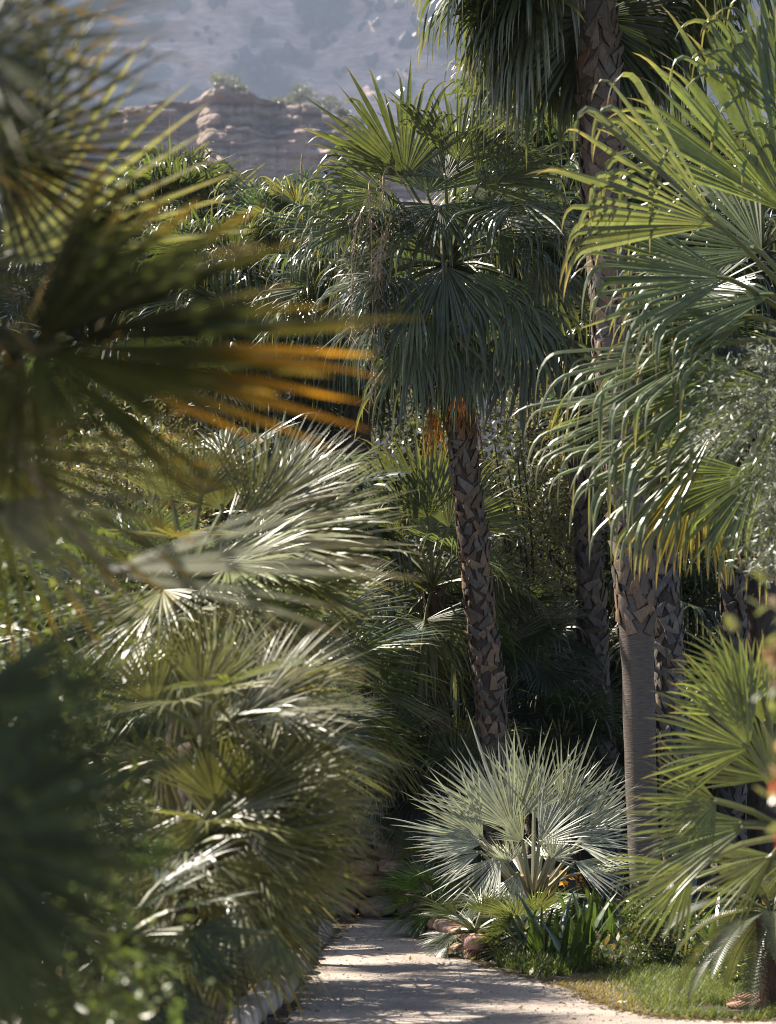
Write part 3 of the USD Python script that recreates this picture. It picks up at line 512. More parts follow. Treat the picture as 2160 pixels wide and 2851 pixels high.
# small palms along the right bed edge
for seed, hp, Y, n, R, pl, lab, grn in ((161, (1215, 2520), 28.0, 26, .42, .3, 'small yellow-green palm spilling over the corner wall', (0.10, 0.15, 0.03)), (162, (1325, 2600), 25.0, 22, .38, .24, 'small dark palm drooping over the low stone edging', G_DEEP),
                                        (163, (1460, 2600), 24.6, 20, .42, .22, 'small palm with orange leaf tips among the bed leaves', G_LIT), (164, (1215, 2400), 29.5, 18, .4, .3, 'small dark palm between boulder wall and silver palm', G_MID)):
    bushy(seed, hp, Y, n, R, pl, lab, grn, (), el=(70, -40))

# Q: the blurred fans close to the lens at the left
rng = np.random.default_rng(170)
NEAR = dict(mat=M_NEAR, span=4.6, n=38, fuse=0.30, ds=0.85, droop=0.8, sag=0.10, cup=0.10, m=8, tips=0.95, tip0=0.72, tip=(0.42, 0.24, 0.035), twist=.25, pet=.014, wide=1.0)
root, org = thing('fan_palm', 'blurred foreground fan palm at the upper left with orange leaf tips', 'palm', ground_under(-330, 6.4))
hQ = P(-330, 1000, 6.4)
trunk(root, org, lean([(-330, 1800), (-330, 1020)], 6.4, -330), .12, .11, rng, boots=False)
for hub, ang, tw, Rp, nr, g_, kw in (((95, 965, 6.0), 10, .05, 900, (.05, .3, .95), (.022, .03, .013), dict(span=2.3, n=22, fuse=.5, wide=1.25, taper=2.4, tips=.2, ds=.95)), ((95, 970, 6.02), -44, .03, 620, (.12, -1, .12), (.046, .062, .02), dict(span=1.8, n=24, fuse=.42, wide=1.05, taper=2.0, skew=.72, tip=(.85, .42, .03), tip0=.5, tipsel=(.42, .85), tips=1., ds=.95, ragged=.2)),
        ((60, 980, 6.1), -120, .03, 560, (.3, -1, -.1), (.05, .056, .02), dict(span=1.6, n=16, fuse=.35, tips=.3)), ((95, 950, 6.05), 40, .1, 560, (.1, .5, .7), (.02, .028, .014), dict(span=.9, n=10, fuse=.45, wide=1.1, tips=.2)),
        ((-20, 430, 8.6), 0, .05, 600, (.6, -.7, .1), (.02, .026, .012), dict(tips=.2, span=2.6, n=26, pleat=1.2)), ((10, 740, 9.6), 50, -.1, 740, (.1, -1, .1), (.30, .31, .12), dict(mat=M_BUSHY, tips=.6, tip=(.6, .5, .36), span=1.3, n=13)),
        ((-60, 130, 5.4), 6, .0, 620, (0, -.8, .5), (.05, .06, .025), dict(tips=.6, tip=(.36, .28, .15))), ((-30, 1400, 6.4), -24, .05, 560, (-.45, -.65, .62), (.16, .17, .11), dict(mat=M_BUSHY, span=1.15, n=9, tips=.3, pleat=.2, fuse=.2, wide=1.45, taper=2.5)), ((300, 1590, 7.4), 7, .05, 800, (-.45, -.65, .62), (.16, .17, .10), dict(mat=M_BUSHY, span=.8, n=8, tips=.4, pleat=.2, fuse=.2, wide=1.45, taper=2.5)),
        ((-160, 760, 6.2), 5, .1, 560, (0, -.7, .7), (.04, .05, .025), {}), ((-60, 1250, 7.2), -60, .1, 700, (0, -1, .3), (.05, .06, .025), {}), ((-150, 300, 6.6), 40, -.1, 560, (0, -1, .1), (.05, .06, .03), {}), ((-160, 1180, 6.6), 0, .1, 420, (0, -.8, .6), (.05, .06, .03), dict(tips=.4))):
    fr(root, org, hQ, hub, ang, tw, Rp, rng, nr, base=np.array(g_), petcol=(.05, .05, .02), **{**NEAR, **kw})
rng = np.random.default_rng(171)
root, org = thing('fan_palm', 'dark blurred foreground fan palm at the lower left', 'palm', ground_under(-420, 5.2))
hQ2 = P(-420, 2350, 5.2)
trunk(root, org, lean([(-420, 2370)], 5.2, -420), .11, .1, rng, boots=False)
for hub, ang, tw, Rp, nr, kw in (((-140, 1960, 5.0), -10, .1, 680, (.5, -1, -.2), dict(span=1.5, n=18, fuse=.4, wide=1.1, taper=2.0)), ((-120, 2330, 4.9), 2, .05, 720, (.3, -1, -.1), dict(span=1.9, n=20, fuse=.4, wide=1.1, taper=2.0)), ((-160, 2420, 5.3), -12, .1, 640, (.3, -1, .0), dict(span=1.8, n=18, fuse=.4, wide=1.1, taper=2.0)), ((-160, 2200, 5.2), -4, .05, 620, (.4, -1, -.2), dict(span=1.8)), ((-200, 2500, 5.0), -40, .1, 520, (.3, -1, .2), {}), ((-50, 2740, 5.6), 0, .1, 420, (.2, -1, .4), dict(span=2.2))):
    fr(root, org, hQ2, hub, ang, tw, Rp, rng, nr, base=np.array((.05, .072, .046)) * (.8 + .4 * rng.random()), petcol=(.04, .045, .025), **{**NEAR, 'tips': .3, 'tip': (.2, .16, .06), **kw})

rng = np.random.default_rng(172)
root, org = thing('fan_palm', 'blurred foreground fan palm whose fronds hang into the top left corner', 'palm', ground_under(-1000, 6.3))
hQ3 = A3(-1.85, 6.25, 3.45); trunk(root, org, [A3(-1.72, 6.3, -.05), A3(-1.8, 6.2, 1.8), hQ3], .14, .12, rng, boots=False)
crown(root, org, hQ3, rng, 18, .8, .45, el=(75, -30), az0=.3, green=(.035, .045, .02), **{**NEAR, 'n': 34, 'm': 7, 'tips': .5, 'span': 3.8})
# the thicket further back: dim fan palms one behind another
rng0 = np.random.default_rng(180)
spots = ((-200, 900, 38), (150, 760, 40), (330, 1150, 33), (720, 1150, 36), (1560, 1500, 41), (1720, 1300, 40), (1930, 1050, 40), (2120, 700, 34), (2290, 500, 38), (1500, 330, 42), (1850, 480, 40), (560, 1450, 30), (780, 1500, 31), (1900, 1750, 39), (1620, 2000, 40), (2080, 2000, 38), (1300, 1950, 39), (100, 1500, 28), (950, 2120, 36))
words = ('far left', 'left of the far bright crowns', 'behind the left palms', 'beneath the far crowns', 'behind the dark trunk', 'behind the tall palm trunk', 'behind the grey booted trunk', 'behind the big right fans', 'beyond the right edge', 'above the dark hanging crown', 'right of the tall trunk top', 'over the large pale bushy palm', 'right of the large pale bushy palm', 'between the booted trunks', 'low behind the silver palm', 'low behind the near green palm', 'low at the middle trunk', 'behind the blurred leaves', 'over the boulder wall shadow')
for (px, py, Y), w in zip(spots, words):
    rng = np.random.default_rng(1800 + px + py); root, org = thing('fan_palm', f'dim fan palm in the thicket {w}', 'palm', ground_under(px, Y), 'dim fan palms of the thicket'); h = P(px, py, Y)
    trunk(root, org, lean([(px, (py + 2500) / 2), (px, py + 10)], Y, px), .2, .17, rng, boots=False)
    crown(root, org, h, rng, 24, 1.15, .8, el=(78, -65), az0=px, green=np.array(G_DEEP) * (.9 + .35 * rng.random()), **{**FILI, 'n': 36, 'm': 7})
# ------------------------------------------------------------------ shrubs and trees
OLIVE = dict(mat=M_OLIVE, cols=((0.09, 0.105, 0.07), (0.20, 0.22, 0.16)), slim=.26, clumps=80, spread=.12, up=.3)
shrub('olive_bush', 'grey-green olive bush with fine leaves at the right edge', 'bush', ground_under(2380, 17.6), P(2330, 1180, 17.6), (.80, .8, .68), 11000, .055, 201, tr=.05, **OLIVE)
shrub('olive_bush', 'lower olive bush bough below the big fans at the right edge', 'bush', ground_under(2420, 17.2), P(2290, 1480, 17.2), (.5, .5, .42), 5000, .055, 207, tr=.04, **OLIVE)
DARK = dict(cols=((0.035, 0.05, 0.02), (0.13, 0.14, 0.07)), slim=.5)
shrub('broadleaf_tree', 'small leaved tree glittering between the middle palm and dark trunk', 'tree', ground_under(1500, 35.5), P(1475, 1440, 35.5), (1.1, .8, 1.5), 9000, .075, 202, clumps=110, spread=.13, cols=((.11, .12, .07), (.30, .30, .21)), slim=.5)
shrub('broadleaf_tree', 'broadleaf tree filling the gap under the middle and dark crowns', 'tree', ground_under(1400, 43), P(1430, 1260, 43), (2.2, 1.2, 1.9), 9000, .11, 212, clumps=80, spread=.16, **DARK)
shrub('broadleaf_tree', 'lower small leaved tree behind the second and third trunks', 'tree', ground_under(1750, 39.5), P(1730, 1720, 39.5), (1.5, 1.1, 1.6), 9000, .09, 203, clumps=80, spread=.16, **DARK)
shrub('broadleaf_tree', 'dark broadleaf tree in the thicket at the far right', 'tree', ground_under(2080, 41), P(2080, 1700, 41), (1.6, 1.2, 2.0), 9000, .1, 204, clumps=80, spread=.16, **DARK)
shrub('broadleaf_bush', 'sparkling grey leaved bush left of the large pale bushy palm', 'bush', ground_under(360, 22), P(350, 1420, 22), (.6, .5, .75), 7000, .06, 205, cols=((0.12, 0.13, 0.09), (0.3, 0.28, 0.22)), clumps=50, slim=.3)
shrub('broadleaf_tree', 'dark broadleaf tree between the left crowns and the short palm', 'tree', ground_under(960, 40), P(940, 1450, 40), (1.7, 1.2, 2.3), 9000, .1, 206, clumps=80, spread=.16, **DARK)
shrub('broadleaf_bush', 'dark clipped bush right of the bed leaves below the smooth trunk', 'bush', ground_under(1830, 23.5), P(1830, 2590, 23.5), (.28, .26, .3), 4000, .035, 208, tr=.02, cols=((.03, .05, .015), (.09, .12, .025)), slim=.5)
shrub('broadleaf_bush', 'yellow-green low bush behind the rock at the lower right', 'bush', ground_under(2110, 20.8), P(2120, 2690, 20.8), (.28, .25, .16), 2500, .035, 209, tr=.015, cols=((.06, .10, .02), (.14, .18, .04)), slim=.5)
shrub('broadleaf_bush', 'blurred leafy bush in the bottom left corner', 'bush', ground_under(130, 7.5), P(130, 2660, 7.5), (.3, .25, .22), 1500, .045, 210, tr=.012, cols=((.05, .09, .02), (.10, .14, .03)), slim=.5)
shrub('broadleaf_bush', 'dim leafy bush behind the blurred leaves at the left edge', 'bush', ground_under(60, 12), P(90, 1950, 12), (.55, .5, .8), 5000, .05, 211, tr=.03, cols=((.05, .08, .02), (.12, .14, .04)), slim=.5)

# the thicket that closes the view, behind everything one can tell apart
rng = np.random.default_rng(220); V, F, C = [], [], []; n0 = 0
for i in range(26):
    x = -12 + i * 1.0; y = 44 + rng.normal(0, 1.2); hgt = 2.4 + 1.5 * rng.random()
    v, f, c = leaf_cloud(rng, (x, y, hgt * .9), (1.3, 1.2, hgt), 2600, .16, 50, .2, cols=((.03, .045, .018), (.09, .11, .05)), slim=.5)
    V.append(v); F.append(f + n0); C.append(c); n0 += len(v)
tag(prim(mk('far_thicket', np.vstack(V), np.vstack(F), M_SHRUB, np.vstack(C))), kind='stuff')

# ------------------------------------------------------------------ cycad
rng = np.random.default_rng(230); Y = 19.6
root, org = thing('cycad', 'dark cycad with feathered arching leaves beside the grass at the right', 'cycad', ground_under(2150, Y))
hK = P(2150, 2540, Y)
v, f = tube(curve([ground_under(2150, Y) + A3(0, 0, -.05), hK], 8), np.linspace(.13, .12, 8), 12); mk('trunk', v, f, M_BARK, (.09, .06, .045), root, org, smooth=True)
for i in range(30):
    u = i / 29; az = i * 2.39996 + rng.normal(0, .1); e = math.radians(65 - 95 * u + rng.normal(0, 5)); L = .92 * (.85 + .3 * rng.random()); N = 26
    d = A3(math.cos(e) * math.cos(az), math.cos(e) * math.sin(az), math.sin(e)); p = hK.copy(); pts = [p.copy()]; ds_ = []
    for k in range(N):
        d = unit(d + A3(0, 0, -1) * (.035 + .03 * (k / N))); p = p + d * L / N; pts.append(p.copy()); ds_.append(d.copy())
    pts = np.array(pts); ds_ = np.array(ds_ + [ds_[-1]]); s = unit(np.cross(ds_, UP)); nn = np.cross(s, ds_)
    LV, LF = [], []; c0 = 0
    for k in range(4, N):
        ll = .15 * math.sin(math.pi * min(1, (k + 1) / N * .93 + .05)) ** .6
        for sg in (-1, 1):
            for h_ in (0., .5):
                b = pts[k] * (1 - h_) + pts[min(k + 1, N)] * h_; dd = unit(s[k] * sg * .85 + ds_[k] * .55 + nn[k] * .25); w = ds_[k] * .0075
                LV += [b - w, b + w, b + dd * ll * .6 + w * .8 - nn[k] * .004, b + dd * ll]; LF += [[c0, c0 + 1, c0 + 2], [c0, c0 + 2, c0 + 3]]; c0 += 4
    fp = mk('frond', np.array(LV), np.array(LF), M_BUSHY, np.array((.075, .09, .05)) * (.8 + .4 * rng.random()), root, org)
    v, f = tube(pts, np.linspace(.007, .002, N + 1), 4, False); mk('midrib', v, f, M_STEM, (.10, .11, .04), fp, org)

# ------------------------------------------------------------------ leafy bed: strap leaved plants with orange flowers, weeds, grass
def strap(base, az, lean_, L, w, rng, m=7, droop=.5):
    d = unit(A3(math.cos(az) * lean_, math.sin(az) * lean_, 1)); p = np.asarray(base, float).copy(); s = unit(A3(-math.sin(az), math.cos(az), 0) + rng.normal(0, .4, 3) * A3(1, 1, 0)); V = []
    for k in range(m + 1):
        t = k / m; ww = w * min(1, .55 + 1.6 * t) * (1 - t ** 3) + .0005; nn = np.cross(d, s)
        V += [p - s * ww, p + nn * ww * .35, p + s * ww]; d = unit(d + (A3(math.cos(az), math.sin(az), 0) * .25 - A3(0, 0, .5)) * droop * t / m * 3); p = p + d * L / m
    F = []
    for k in range(m):
        for e in (0, 1): a = k * 3 + e; F += [[a, a + 1, a + 4], [a, a + 4, a + 3]]
    return np.array(V), np.array(F)
names = ('beside the low stone edging', 'under the silver palm', 'in front of the silver palm trunk', 'with a yellow flower under the silver leaves', 'nearest the dry grass', 'beside the small orange tipped palm', 'in the middle of the bed', 'behind the first weeds', 'at the back of the bed', 'left of the smooth trunk foot', 'before the smooth trunk', 'right of the tallest flower', 'beside the dark clipped bush', 'in the shade under the cycad leaves', 'farthest right before the cycad', 'behind the dark clipped bush', 'low at the bed front')
spot = ((1420, 2650), (1470, 2630), (1520, 2640), (1560, 2620), (1530, 2690), (1480, 2680), (1600, 2650), (1640, 2680), (1620, 2600), (1700, 2610), (1720, 2640), (1670, 2630), (1760, 2660), (1900, 2660), (2000, 2680), (1850, 2620), (1580, 2700))
for k, ((px, py), nm) in enumerate(zip(spot, names)):
    rng = np.random.default_rng(2400 + k); b = G(px, py); root, org = thing('canna_plant', f'dark green strap leaved bed plant {nm}', 'plant', b, 'leafy plants of the right bed'); hh = .42 + .3 * rng.random()
    for j in range(11):
        o = A3(*rng.normal(0, .07, 2), 0)
        v, f = strap(b + o, rng.random() * 6.28, .15 + .5 * rng.random(), hh * (.6 + .6 * rng.random()), .03 + .025 * rng.random(), rng)
        mk('leaf', v, f, M_SHRUB, np.array((.05, .085, .026)) * (.5 + .9 * rng.random()), root, org)
    if k in (3, 6, 11):
        top = b + A3(*rng.normal(0, .08, 2), hh * (1.0 + .25 * rng.random())); v, f = tube(curve([b, (b + top) / 2 + A3(.02, 0, 0), top], 6), np.linspace(.009, .005, 6), 5); st = mk('flower_stem', v, f, M_STEM, (.10, .10, .03), root, org)
        v, f, c = leaf_cloud(rng, top, (.04, .04, .06), 20, .045 if k != 3 else .06, 8, .3, cols=((.40, .14, .03), (.5, .24, .05)) if k != 3 else ((.65, .36, .05), (.7, .45, .1)), slim=.6); mk('flower', v, f, M_PETAL, c, st, org)
def blades(rng, P0, n_at, hmin, hmax, w, cols, lean_=.5, m=3):
    n = len(P0); az = rng.random(n) * 6.283; L = hmin + (hmax - hmin) * rng.random(n) ** 1.5; le = lean_ * rng.random(n); V = np.zeros((n, m + 1, 2, 3)); p = P0.copy()
    d = unit(np.stack([np.cos(az) * le, np.sin(az) * le, np.ones(n)], 1)); s = np.stack([-np.sin(az), np.cos(az), np.zeros(n)], 1); hz = np.stack([np.cos(az), np.sin(az), -np.ones(n) * .6], 1)
    for k in range(m + 1):
        ww = (w * (1 - (k / m) ** 1.5) + .0003) * np.ones((n, 1)); V[:, k, 0] = p - s * ww; V[:, k, 1] = p + s * ww; d = unit(d + hz * .28); p = p + d * (L / m)[:, None]
    i = np.arange(n)[:, None] * (m + 1) * 2; k = np.arange(m)[None] * 2; q = (i + k).ravel(); F = np.stack([q, q + 1, q + 3, q + 2], 1)
    u = rng.random((n, 1)); C = (np.asarray(cols[0]) * (1 - u) + np.asarray(cols[1]) * u); return V.reshape(-1, 3), F, np.repeat(C, (m + 1) * 2, 0)
import shapely
def scatter(rng, poly, n):
    pg = shapely.Polygon(poly); x0, y0, x1, y1 = pg.bounds; out = []
    pts = np.column_stack([rng.uniform(x0, x1, n * 4), rng.uniform(y0, y1, n * 4)]); ok = shapely.contains_xy(pg, pts[:, 0], pts[:, 1]); pts = pts[ok][:n]
    return np.column_stack([pts, np.zeros(len(pts))])
rng = np.random.default_rng(250)
gp = [G(*p)[:2] for p in ((1525, 2738), (1640, 2786), (1740, 2818), (1900, 2836), (2120, 2845), (2250, 2800), (2200, 2720), (1950, 2705), (1800, 2690), (1700, 2700))]
pts = scatter(rng, gp, 26000); pts = pts[meshkit.fbm(pts * A3(2.2, 2.2, 0) + 3, 3) > .30]
dry = pts[:, 0] < X(1760, 21.5) + rng.normal(0, .12, len(pts))
v1, f1, c1 = blades(rng, pts[~dry], 0, .05, .15, .0035, ((.055, .09, .02), (.14, .165, .055)), .8)
v2, f2, c2 = blades(rng, pts[dry][::2], 0, .02, .055, .003, ((.16, .15, .05), (.28, .22, .10)), .9)
V, F = np.vstack([v1, v2]), np.vstack([f1, f2 + len(v1)])
tag(prim(mk('grass', V, F, M_GRASS, np.vstack([c1, c2]))), kind='stuff')
rng = np.random.default_rng(251)
wp = [G(*p)[:2] for p in ((1380, 2690), (1500, 2725), (1700, 2700), (1960, 2700), (2200, 2700), (2200, 2640), (1700, 2620), (1400, 2640))]
pts = scatter(rng, wp, 9000)
v, f, c = blades(rng, pts, 0, .08, .3, .005, ((.04, .07, .018), (.11, .14, .04)), .8)
tag(prim(mk('weeds', v, f, M_GRASS, c)), kind='stuff')
rng = np.random.default_rng(252)                                             # low leaves and litter over the soil of both beds
pts = np.vstack([scatter(rng, [(-6, 9), (-1.05, 9), (-1.0, 18), (-.85, 24), (-.6, 30), (-.6, 33), (-8, 33)], 14000), scatter(rng, [(.4, 31), (.75, 26.5), (1.6, 23.4), (5.5, 23), (6, 34), (.4, 33)], 9000)])
n = len(pts); d = unit(rng.normal(size=(n, 3)) * A3(1, 1, .5) + A3(0, 0, .25)); s = unit(np.cross(rng.normal(size=(n, 3)) * .5 + UP, d)); L = .05 + .1 * rng.random((n, 1)); p = pts + A3(0, 0, .01) + A3(0, 0, 1) * (rng.random((n, 1)) ** 2 * .22)
V = np.stack([p, p + d * L * .5 + s * L * .22, p + d * L, p + d * L * .5 - s * L * .22], 1).reshape(-1, 3); i = np.arange(n)[:, None] * 4
k = rng.random((n, 1)); C = np.where(k < .6, (.05, .07, .025), (.15, .10, .05)) * (.7 + .6 * rng.random((n, 1)))
tag(prim(mk('ground_cover', V, np.vstack([i + [0, 1, 2], i + [0, 2, 3]]), M_SHRUB, np.repeat(C, 4, 0))), kind='stuff')
rng = np.random.default_rng(253)                                             # grit on the path
pts = scatter(rng, [p[:2] for p in path_pts if p[1] > 10], 3800); SV, SF = [], []
import trimesh
ico = trimesh.creation.icosphere(0); iv, if_ = np.array(ico.vertices), np.array(ico.faces)
sz = .003 + .009 * rng.random(len(pts)) ** 4
SV = (iv[None] * (sz[:, None, None] * np.array([1, 1, .7])) * (1 + .25 * rng.normal(size=(len(pts), 12, 1))) + (pts + A3(0, 0, .006))[:, None]).reshape(-1, 3); SF = (if_[None] + np.arange(len(pts))[:, None, None] * 12).reshape(-1, 3)
tag(prim(mk('gravel', SV, SF, M_STONE, np.repeat(np.array((.38, .32, .28)) * (.7 + .5 * rng.random((len(pts), 1))), 12, 0))), kind='stuff')

rng = np.random.default_rng(254)                                             # fallen scraps on the path and crumbs of soil along its edges
e1 = np.array(right_edge); e2 = np.array(left_edge); pts = np.vstack([scatter(rng, [p[:2] for p in path_pts if p[1] > 10], 260)[:, :2], e1[rng.integers(0, len(e1), 1500)] + rng.normal(0, .07, (1500, 2)), e2[rng.integers(0, len(e2), 700)] + rng.normal(0, .06, (700, 2))])
n = len(pts); pts = np.column_stack([pts, np.full(n, .012)]); d = unit(rng.normal(size=(n, 3)) * A3(1, 1, .15)); s = unit(np.cross(UP + rng.normal(0, .2, (n, 3)), d)); L = .02 + .07 * rng.random((n, 1)) ** 2; wd = .12 + .2 * rng.random((n, 1))
V = np.stack([pts, pts + d * L * .5 + s * L * wd, pts + d * L, pts + d * L * .5 - s * L * wd], 1).reshape(-1, 3); i = np.arange(n)[:, None] * 4; k = rng.random((n, 1)); C = np.where(k < .7, (.16, .11, .065), (.09, .10, .04)) * (.5 + .8 * rng.random((n, 1)))
tag(prim(mk('leaf_litter', V, np.vstack([i + [0, 1, 2], i + [0, 2, 3]]), M_SHRUB, np.repeat(C, 4, 0))), kind='stuff')

# ------------------------------------------------------------------ the blurred flowering shrub at the right edge
rng = np.random.default_rng(260)
for lab, cx, cy, Y, nl, nf, rx, ry in (('blurred flowering shrub branch with pinkish buds at the right edge', 2190, 1830, 7.0, 60, 3, 75, 180), ('blurred shrub sprig with red flowers at the right edge, lower', 2185, 2260, 7.2, 26, 3, 45, 110)):
    b = ground_under(2480, Y); root, org = thing('flowering_shrub', lab, 'shrub', b); c = P(cx, cy, Y)
    for j in range(5):
        e = P(cx + rng.normal(0, rx * .6), cy + rng.normal(0, ry * .6), Y + rng.normal(0, .05)); v, f = tube(curve([b, P(cx + 230, cy + 200, Y), e], 10), np.linspace(.014, .003, 10), 5); mk('stem', v, f, M_STEM, (.16, .12, .06), root, org)
    for j in range(nl):
        q = P(cx + rng.normal(0, rx * .7), cy + rng.normal(0, ry * .6), Y + rng.normal(0, .06)); az, L = rng.random() * 6.28, .045 + .03 * rng.random()
        v, f = strap(q, az, 1.2, L, L * .24, rng, 5, .5); mk('leaf', v, f, M_SHRUB, np.array((.11, .13, .05)) * (.7 + .6 * rng.random()) if rng.random() < .8 else (.26, .19, .11), root, org)
    for j in range(nf):
        q = P(cx + rng.normal(0, rx * .5), cy + rng.normal(0, ry * .45), Y - .05); v, f, cc = leaf_cloud(rng, q, (.016, .016, .014), 14, .02, 6, .3, cols=((.55, .06, .03), (.6, .14, .05)) if 'red flowers' in lab else ((.42, .30, .2), (.48, .36, .24)), slim=.8); mk('flower', v, f, M_PETAL, cc, root, org)

# ------------------------------------------------------------------ cliff, mountain, their shrubs, haze
SC_ = 4.0                                                                    # the cliff stands 1200 m off
rng = np.random.default_rng(270); Yc = 300.0; K = Yc / FPX
NC = 560; xs = np.linspace(X(-900, Yc), X(1900, Yc), NC); top_px = np.interp(np.linspace(-900, 1900, NC), [-900, 200, 380, 560, 640, 715, 860, 985, 1100, 1300, 1900], [300, 268, 248, 236, 243, 258, 274, 330, 390, 420, 470])
tz = np.array([P(1080, y, Yc)[2] for y in top_px]); rows = np.concatenate([np.linspace(0, 1, 12)[:-1] * .68, np.linspace(.68, 1, 190)])
top_z = tz + 0.35 * (meshkit.fbm(np.column_stack([xs * .35, xs * 0, xs * 0]), 4) - .5)
Z = rows[:, None] * top_z[None]; XX = np.repeat(xs[None], len(rows), 0); pxx = 1080 + XX / K
zz = Z + 0.03 * XX + 1.2 * (meshkit.fbm(np.stack([XX * .12, Z * .12, Z * 0], -1), 3, 7) - .5)
def beds(a, lo, hi, amp, sd, fx):
    """Rock beds: each a layer of its own thickness that stands out or back by its own amount, changing slowly along the cliff."""
    r = np.random.default_rng(sd); edge = np.cumsum(lo + (hi - lo) * r.random(200)); k = np.searchsorted(edge, np.clip(a, 0, edge[-1] - 1)); fr_ = (np.clip(a, 0, edge[-1] - 1) - np.concatenate([[0], edge])[k]) / (edge[k] - np.concatenate([[0], edge])[k])
    off = meshkit.noise(np.stack([XX * fx, k * 3.7, k * 1.3], -1), sd) - .5
    xb = np.floor(XX * fx * 3 + k * 2.37 + 1.5 * meshkit.noise(np.stack([XX * fx * 2, k * 1.1, k * 0.], -1), sd + 5)); off = .5 * off + .6 * (meshkit.noise(np.stack([xb, k * 5., xb * 0 + sd], -1), sd + 9) - .5)
    return off * amp * 2 + (np.clip(fr_ * 7, 0, 1) * np.clip((1 - fr_) * 5, 0, 1) - .5) * amp * .5
led = beds(zz, .4, 1.9, 1.1, 1, .11) + beds(zz, 1.8, 3.6, 1.6, 2, .05) + beds(zz, .22, .9, .22, 3, .3)
butt = 6.0 * (1 / (1 + np.exp(-(pxx - 545) / 14))) - 3.5 * (1 / (1 + np.exp(-(pxx - 700) / 8))) * (Z > tz[None] * .93) + 2.5 * (1 / (1 + np.exp(-(pxx - 760) / 60)))
crack = (meshkit.fbm(np.stack([XX * .35, Z * .05, Z * 0], -1), 4, 9) - .5) * 2.6
ruff = (meshkit.fbm(np.stack([XX * .9, Z * 1.4, Z * 0], -1), 5, 5) - .5) * 1.4
D = led + butt + crack + ruff
Vc = np.stack([XX, Yc + 8 - D + (top_z[None] - Z) * -.05, Z], -1)
back = np.stack([xs, np.full(NC, Yc + 26.0), top_z + 1.0], -1)[None]; back2 = np.stack([xs, np.full(NC, Yc + 34.0), np.zeros(NC)], -1)[None]
Vc = np.concatenate([Vc, back, back2]) * SC_ - A3(0, 0, CAM_H * (SC_ - 1)); nr_, nc_ = Vc.shape[:2]
i, j = np.meshgrid(np.arange(nr_ - 1), np.arange(nc_ - 1), indexing='ij'); a = i * nc_ + j; Fc = np.stack([a, a + 1, a + nc_ + 1, a + nc_], -1).reshape(-1, 4)
band = meshkit.fbm(np.stack([XX * .08, zz * .9, Z * 0], -1), 3, 12)[..., None]
Cc = np.array((.235, .18, .15)) * (1 - band) + np.array((.35, .265, .215)) * band; Cc = np.concatenate([Cc, Cc[-1:], Cc[-1:]])
tag(prim(mk('cliff', Vc.reshape(-1, 3), Fc, M_ROCK, Cc.reshape(-1, 3))), kind='structure')
SC = dict(cols=((.05, .065, .035), (.12, .13, .075)), slim=.55, clumps=26, spread=.24, shell=.4)
for k, (px, py, w, h, lab) in enumerate(((622, 205, 46, 34, 'roundest green shrub on the cliff top'), (662, 232, 26, 14, 'low spreading shrub right of the round cliff shrub'), (800, 262, 40, 14, 'dark low shrub on the cliff edge before the grey tree'), (835, 245, 36, 34, 'grey tree on the cliff top, tallest of the edge'), (905, 268, 36, 28, 'pale grey tree at the descending cliff edge'), (950, 300, 22, 20, 'small shrub where the cliff edge drops'), (870, 285, 18, 14, 'small dark shrub at the foot of the grey cliff tree'), (985, 320, 24, 18, 'last shrub on the cliff edge beside the palm fans'))):
    Ys = Yc + 4.5 + (k % 3); c = P(px, py + 22, Ys); h *= .7; b = A3(c[0], c[1], np.interp(c[0], xs, top_z) - .3)
    b, c = b * SC_ - A3(0, 0, CAM_H * (SC_ - 1)), c * SC_ - A3(0, 0, CAM_H * (SC_ - 1))
    shrub('cliff_shrub', lab, 'shrub', b, c, (w * K * SC_, w * K * .8 * SC_, h * K * SC_), 1400, .8, 2700 + k, 'shrubs along the cliff top', tr=.4, **SC)
rng = np.random.default_rng(280)
nxm, nzm = 330, 210; Ym = 560.0; xm = np.linspace(-270, 270, nxm); um = np.linspace(0, 1, nzm)
XM, UM = np.meshgrid(xm, um); ZM = UM * (205 + 14 * (meshkit.fbm(np.stack([XM * .012, XM * 0, XM * 0], -1), 3, 3) - .5))
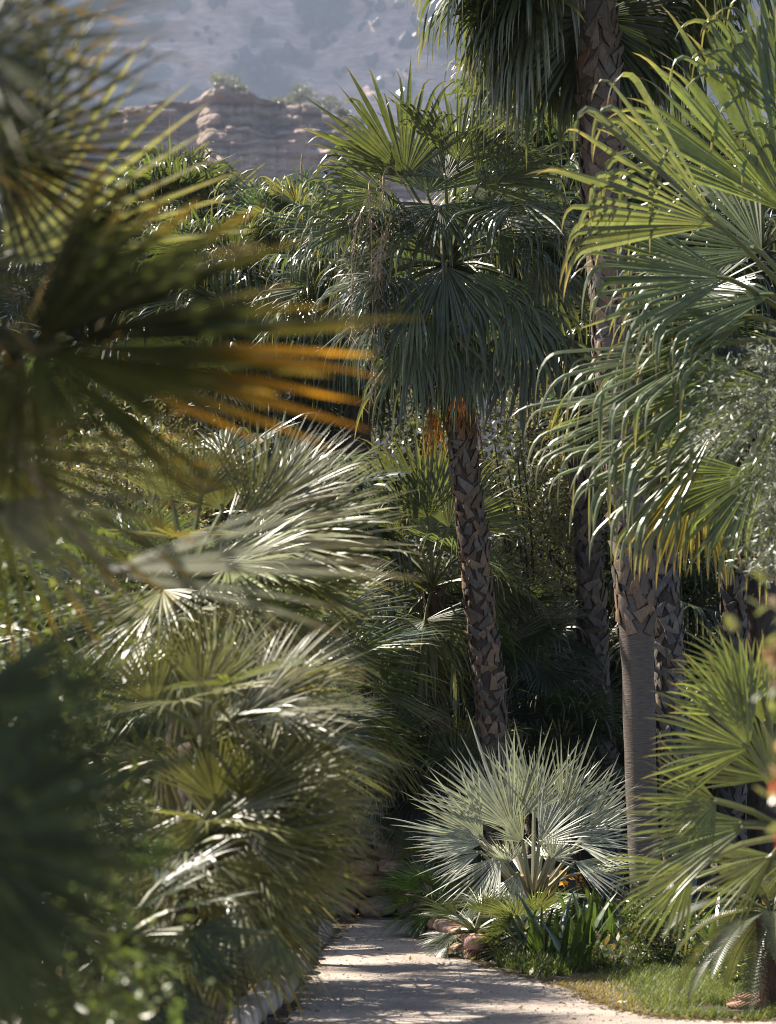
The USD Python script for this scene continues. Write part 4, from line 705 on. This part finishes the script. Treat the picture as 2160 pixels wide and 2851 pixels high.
YM = Ym + ZM * .27 - 20 * (meshkit.fbm(np.stack([XM * .014, ZM * .01, ZM * 0], -1), 4, 21) - .5) - 15 * (meshkit.fbm(np.stack([XM * .05, ZM * .04, ZM * 0], -1), 5, 22) - .5) - 5 * (meshkit.noise(np.stack([XM * .01, ZM * .14 + XM * .012, ZM * 0], -1), 23) - .5)
YM = YM - 5 * (meshkit.fbm(np.stack([XM * .2, ZM * .22, ZM * 0], -1), 4, 24) - .5)
MS_ = 6.0; VM = np.stack([XM, YM, ZM - CAM_H * (1 - 1 / MS_)], -1) * MS_; i, j = np.meshgrid(np.arange(nzm - 1), np.arange(nxm - 1), indexing='ij'); a = i * nxm + j
veg = meshkit.fbm(np.stack([XM * .07, ZM * .09, ZM * 0], -1), 5, 25)[..., None]; veg = np.clip((veg - .47) / .08, 0, 1)
CM = np.array((.42, .30, .245)) * (1 - veg) + np.array((.06, .075, .04)) * veg
CM = CM * (.55 + .9 * meshkit.fbm(np.stack([XM * .22, ZM * .5, ZM * 0], -1), 5, 31)[..., None])
tag(prim(mk('mountain', VM.reshape(-1, 3), np.stack([a, a + 1, a + nxm + 1, a + nxm], -1).reshape(-1, 4), M_ROCK, CM.reshape(-1, 3))), kind='structure')
n = 9000                                                                     # scrub on the mountain
ii = rng.integers(int(nzm * .5), nzm, n); jj = rng.integers(40, nxm - 40, n); ok = rng.random(n) < .12 + .88 * veg[ii, jj, 0]; c = VM[ii[ok], jj[ok]] + rng.normal(0, 4.6, (ok.sum(), 3)); m_ = len(c); sz = 3.0 + 10. * rng.random(m_) ** 2
w_ = iv[None] * sz[:, None, None] * (1 + .35 * rng.normal(size=(m_, 12, 1))) + c[:, None]
tag(prim(mk('mountain_scrub', w_.reshape(-1, 3), (if_[None] + np.arange(m_)[:, None, None] * 12).reshape(-1, 3), M_SHRUB, np.repeat(np.array((.06, .075, .04)) * (.6 + .8 * rng.random((m_, 1))), 12, 0))), kind='stuff')
bx = trimesh.creation.box(bounds=[[-2000, -60, -12.0], [2000, 4400, 1420]])
M_HAZE = usdkit.material(stage, '/World/Looks/haze', {'v': ('principled_volume', {'color': (0.62, 0.74, 1.0), 'density': 0.00006, 'anisotropy': 0.35})}, volume='v.volume')
tag(prim(mk('haze', bx.vertices, bx.faces, M_HAZE)), kind='stuff')
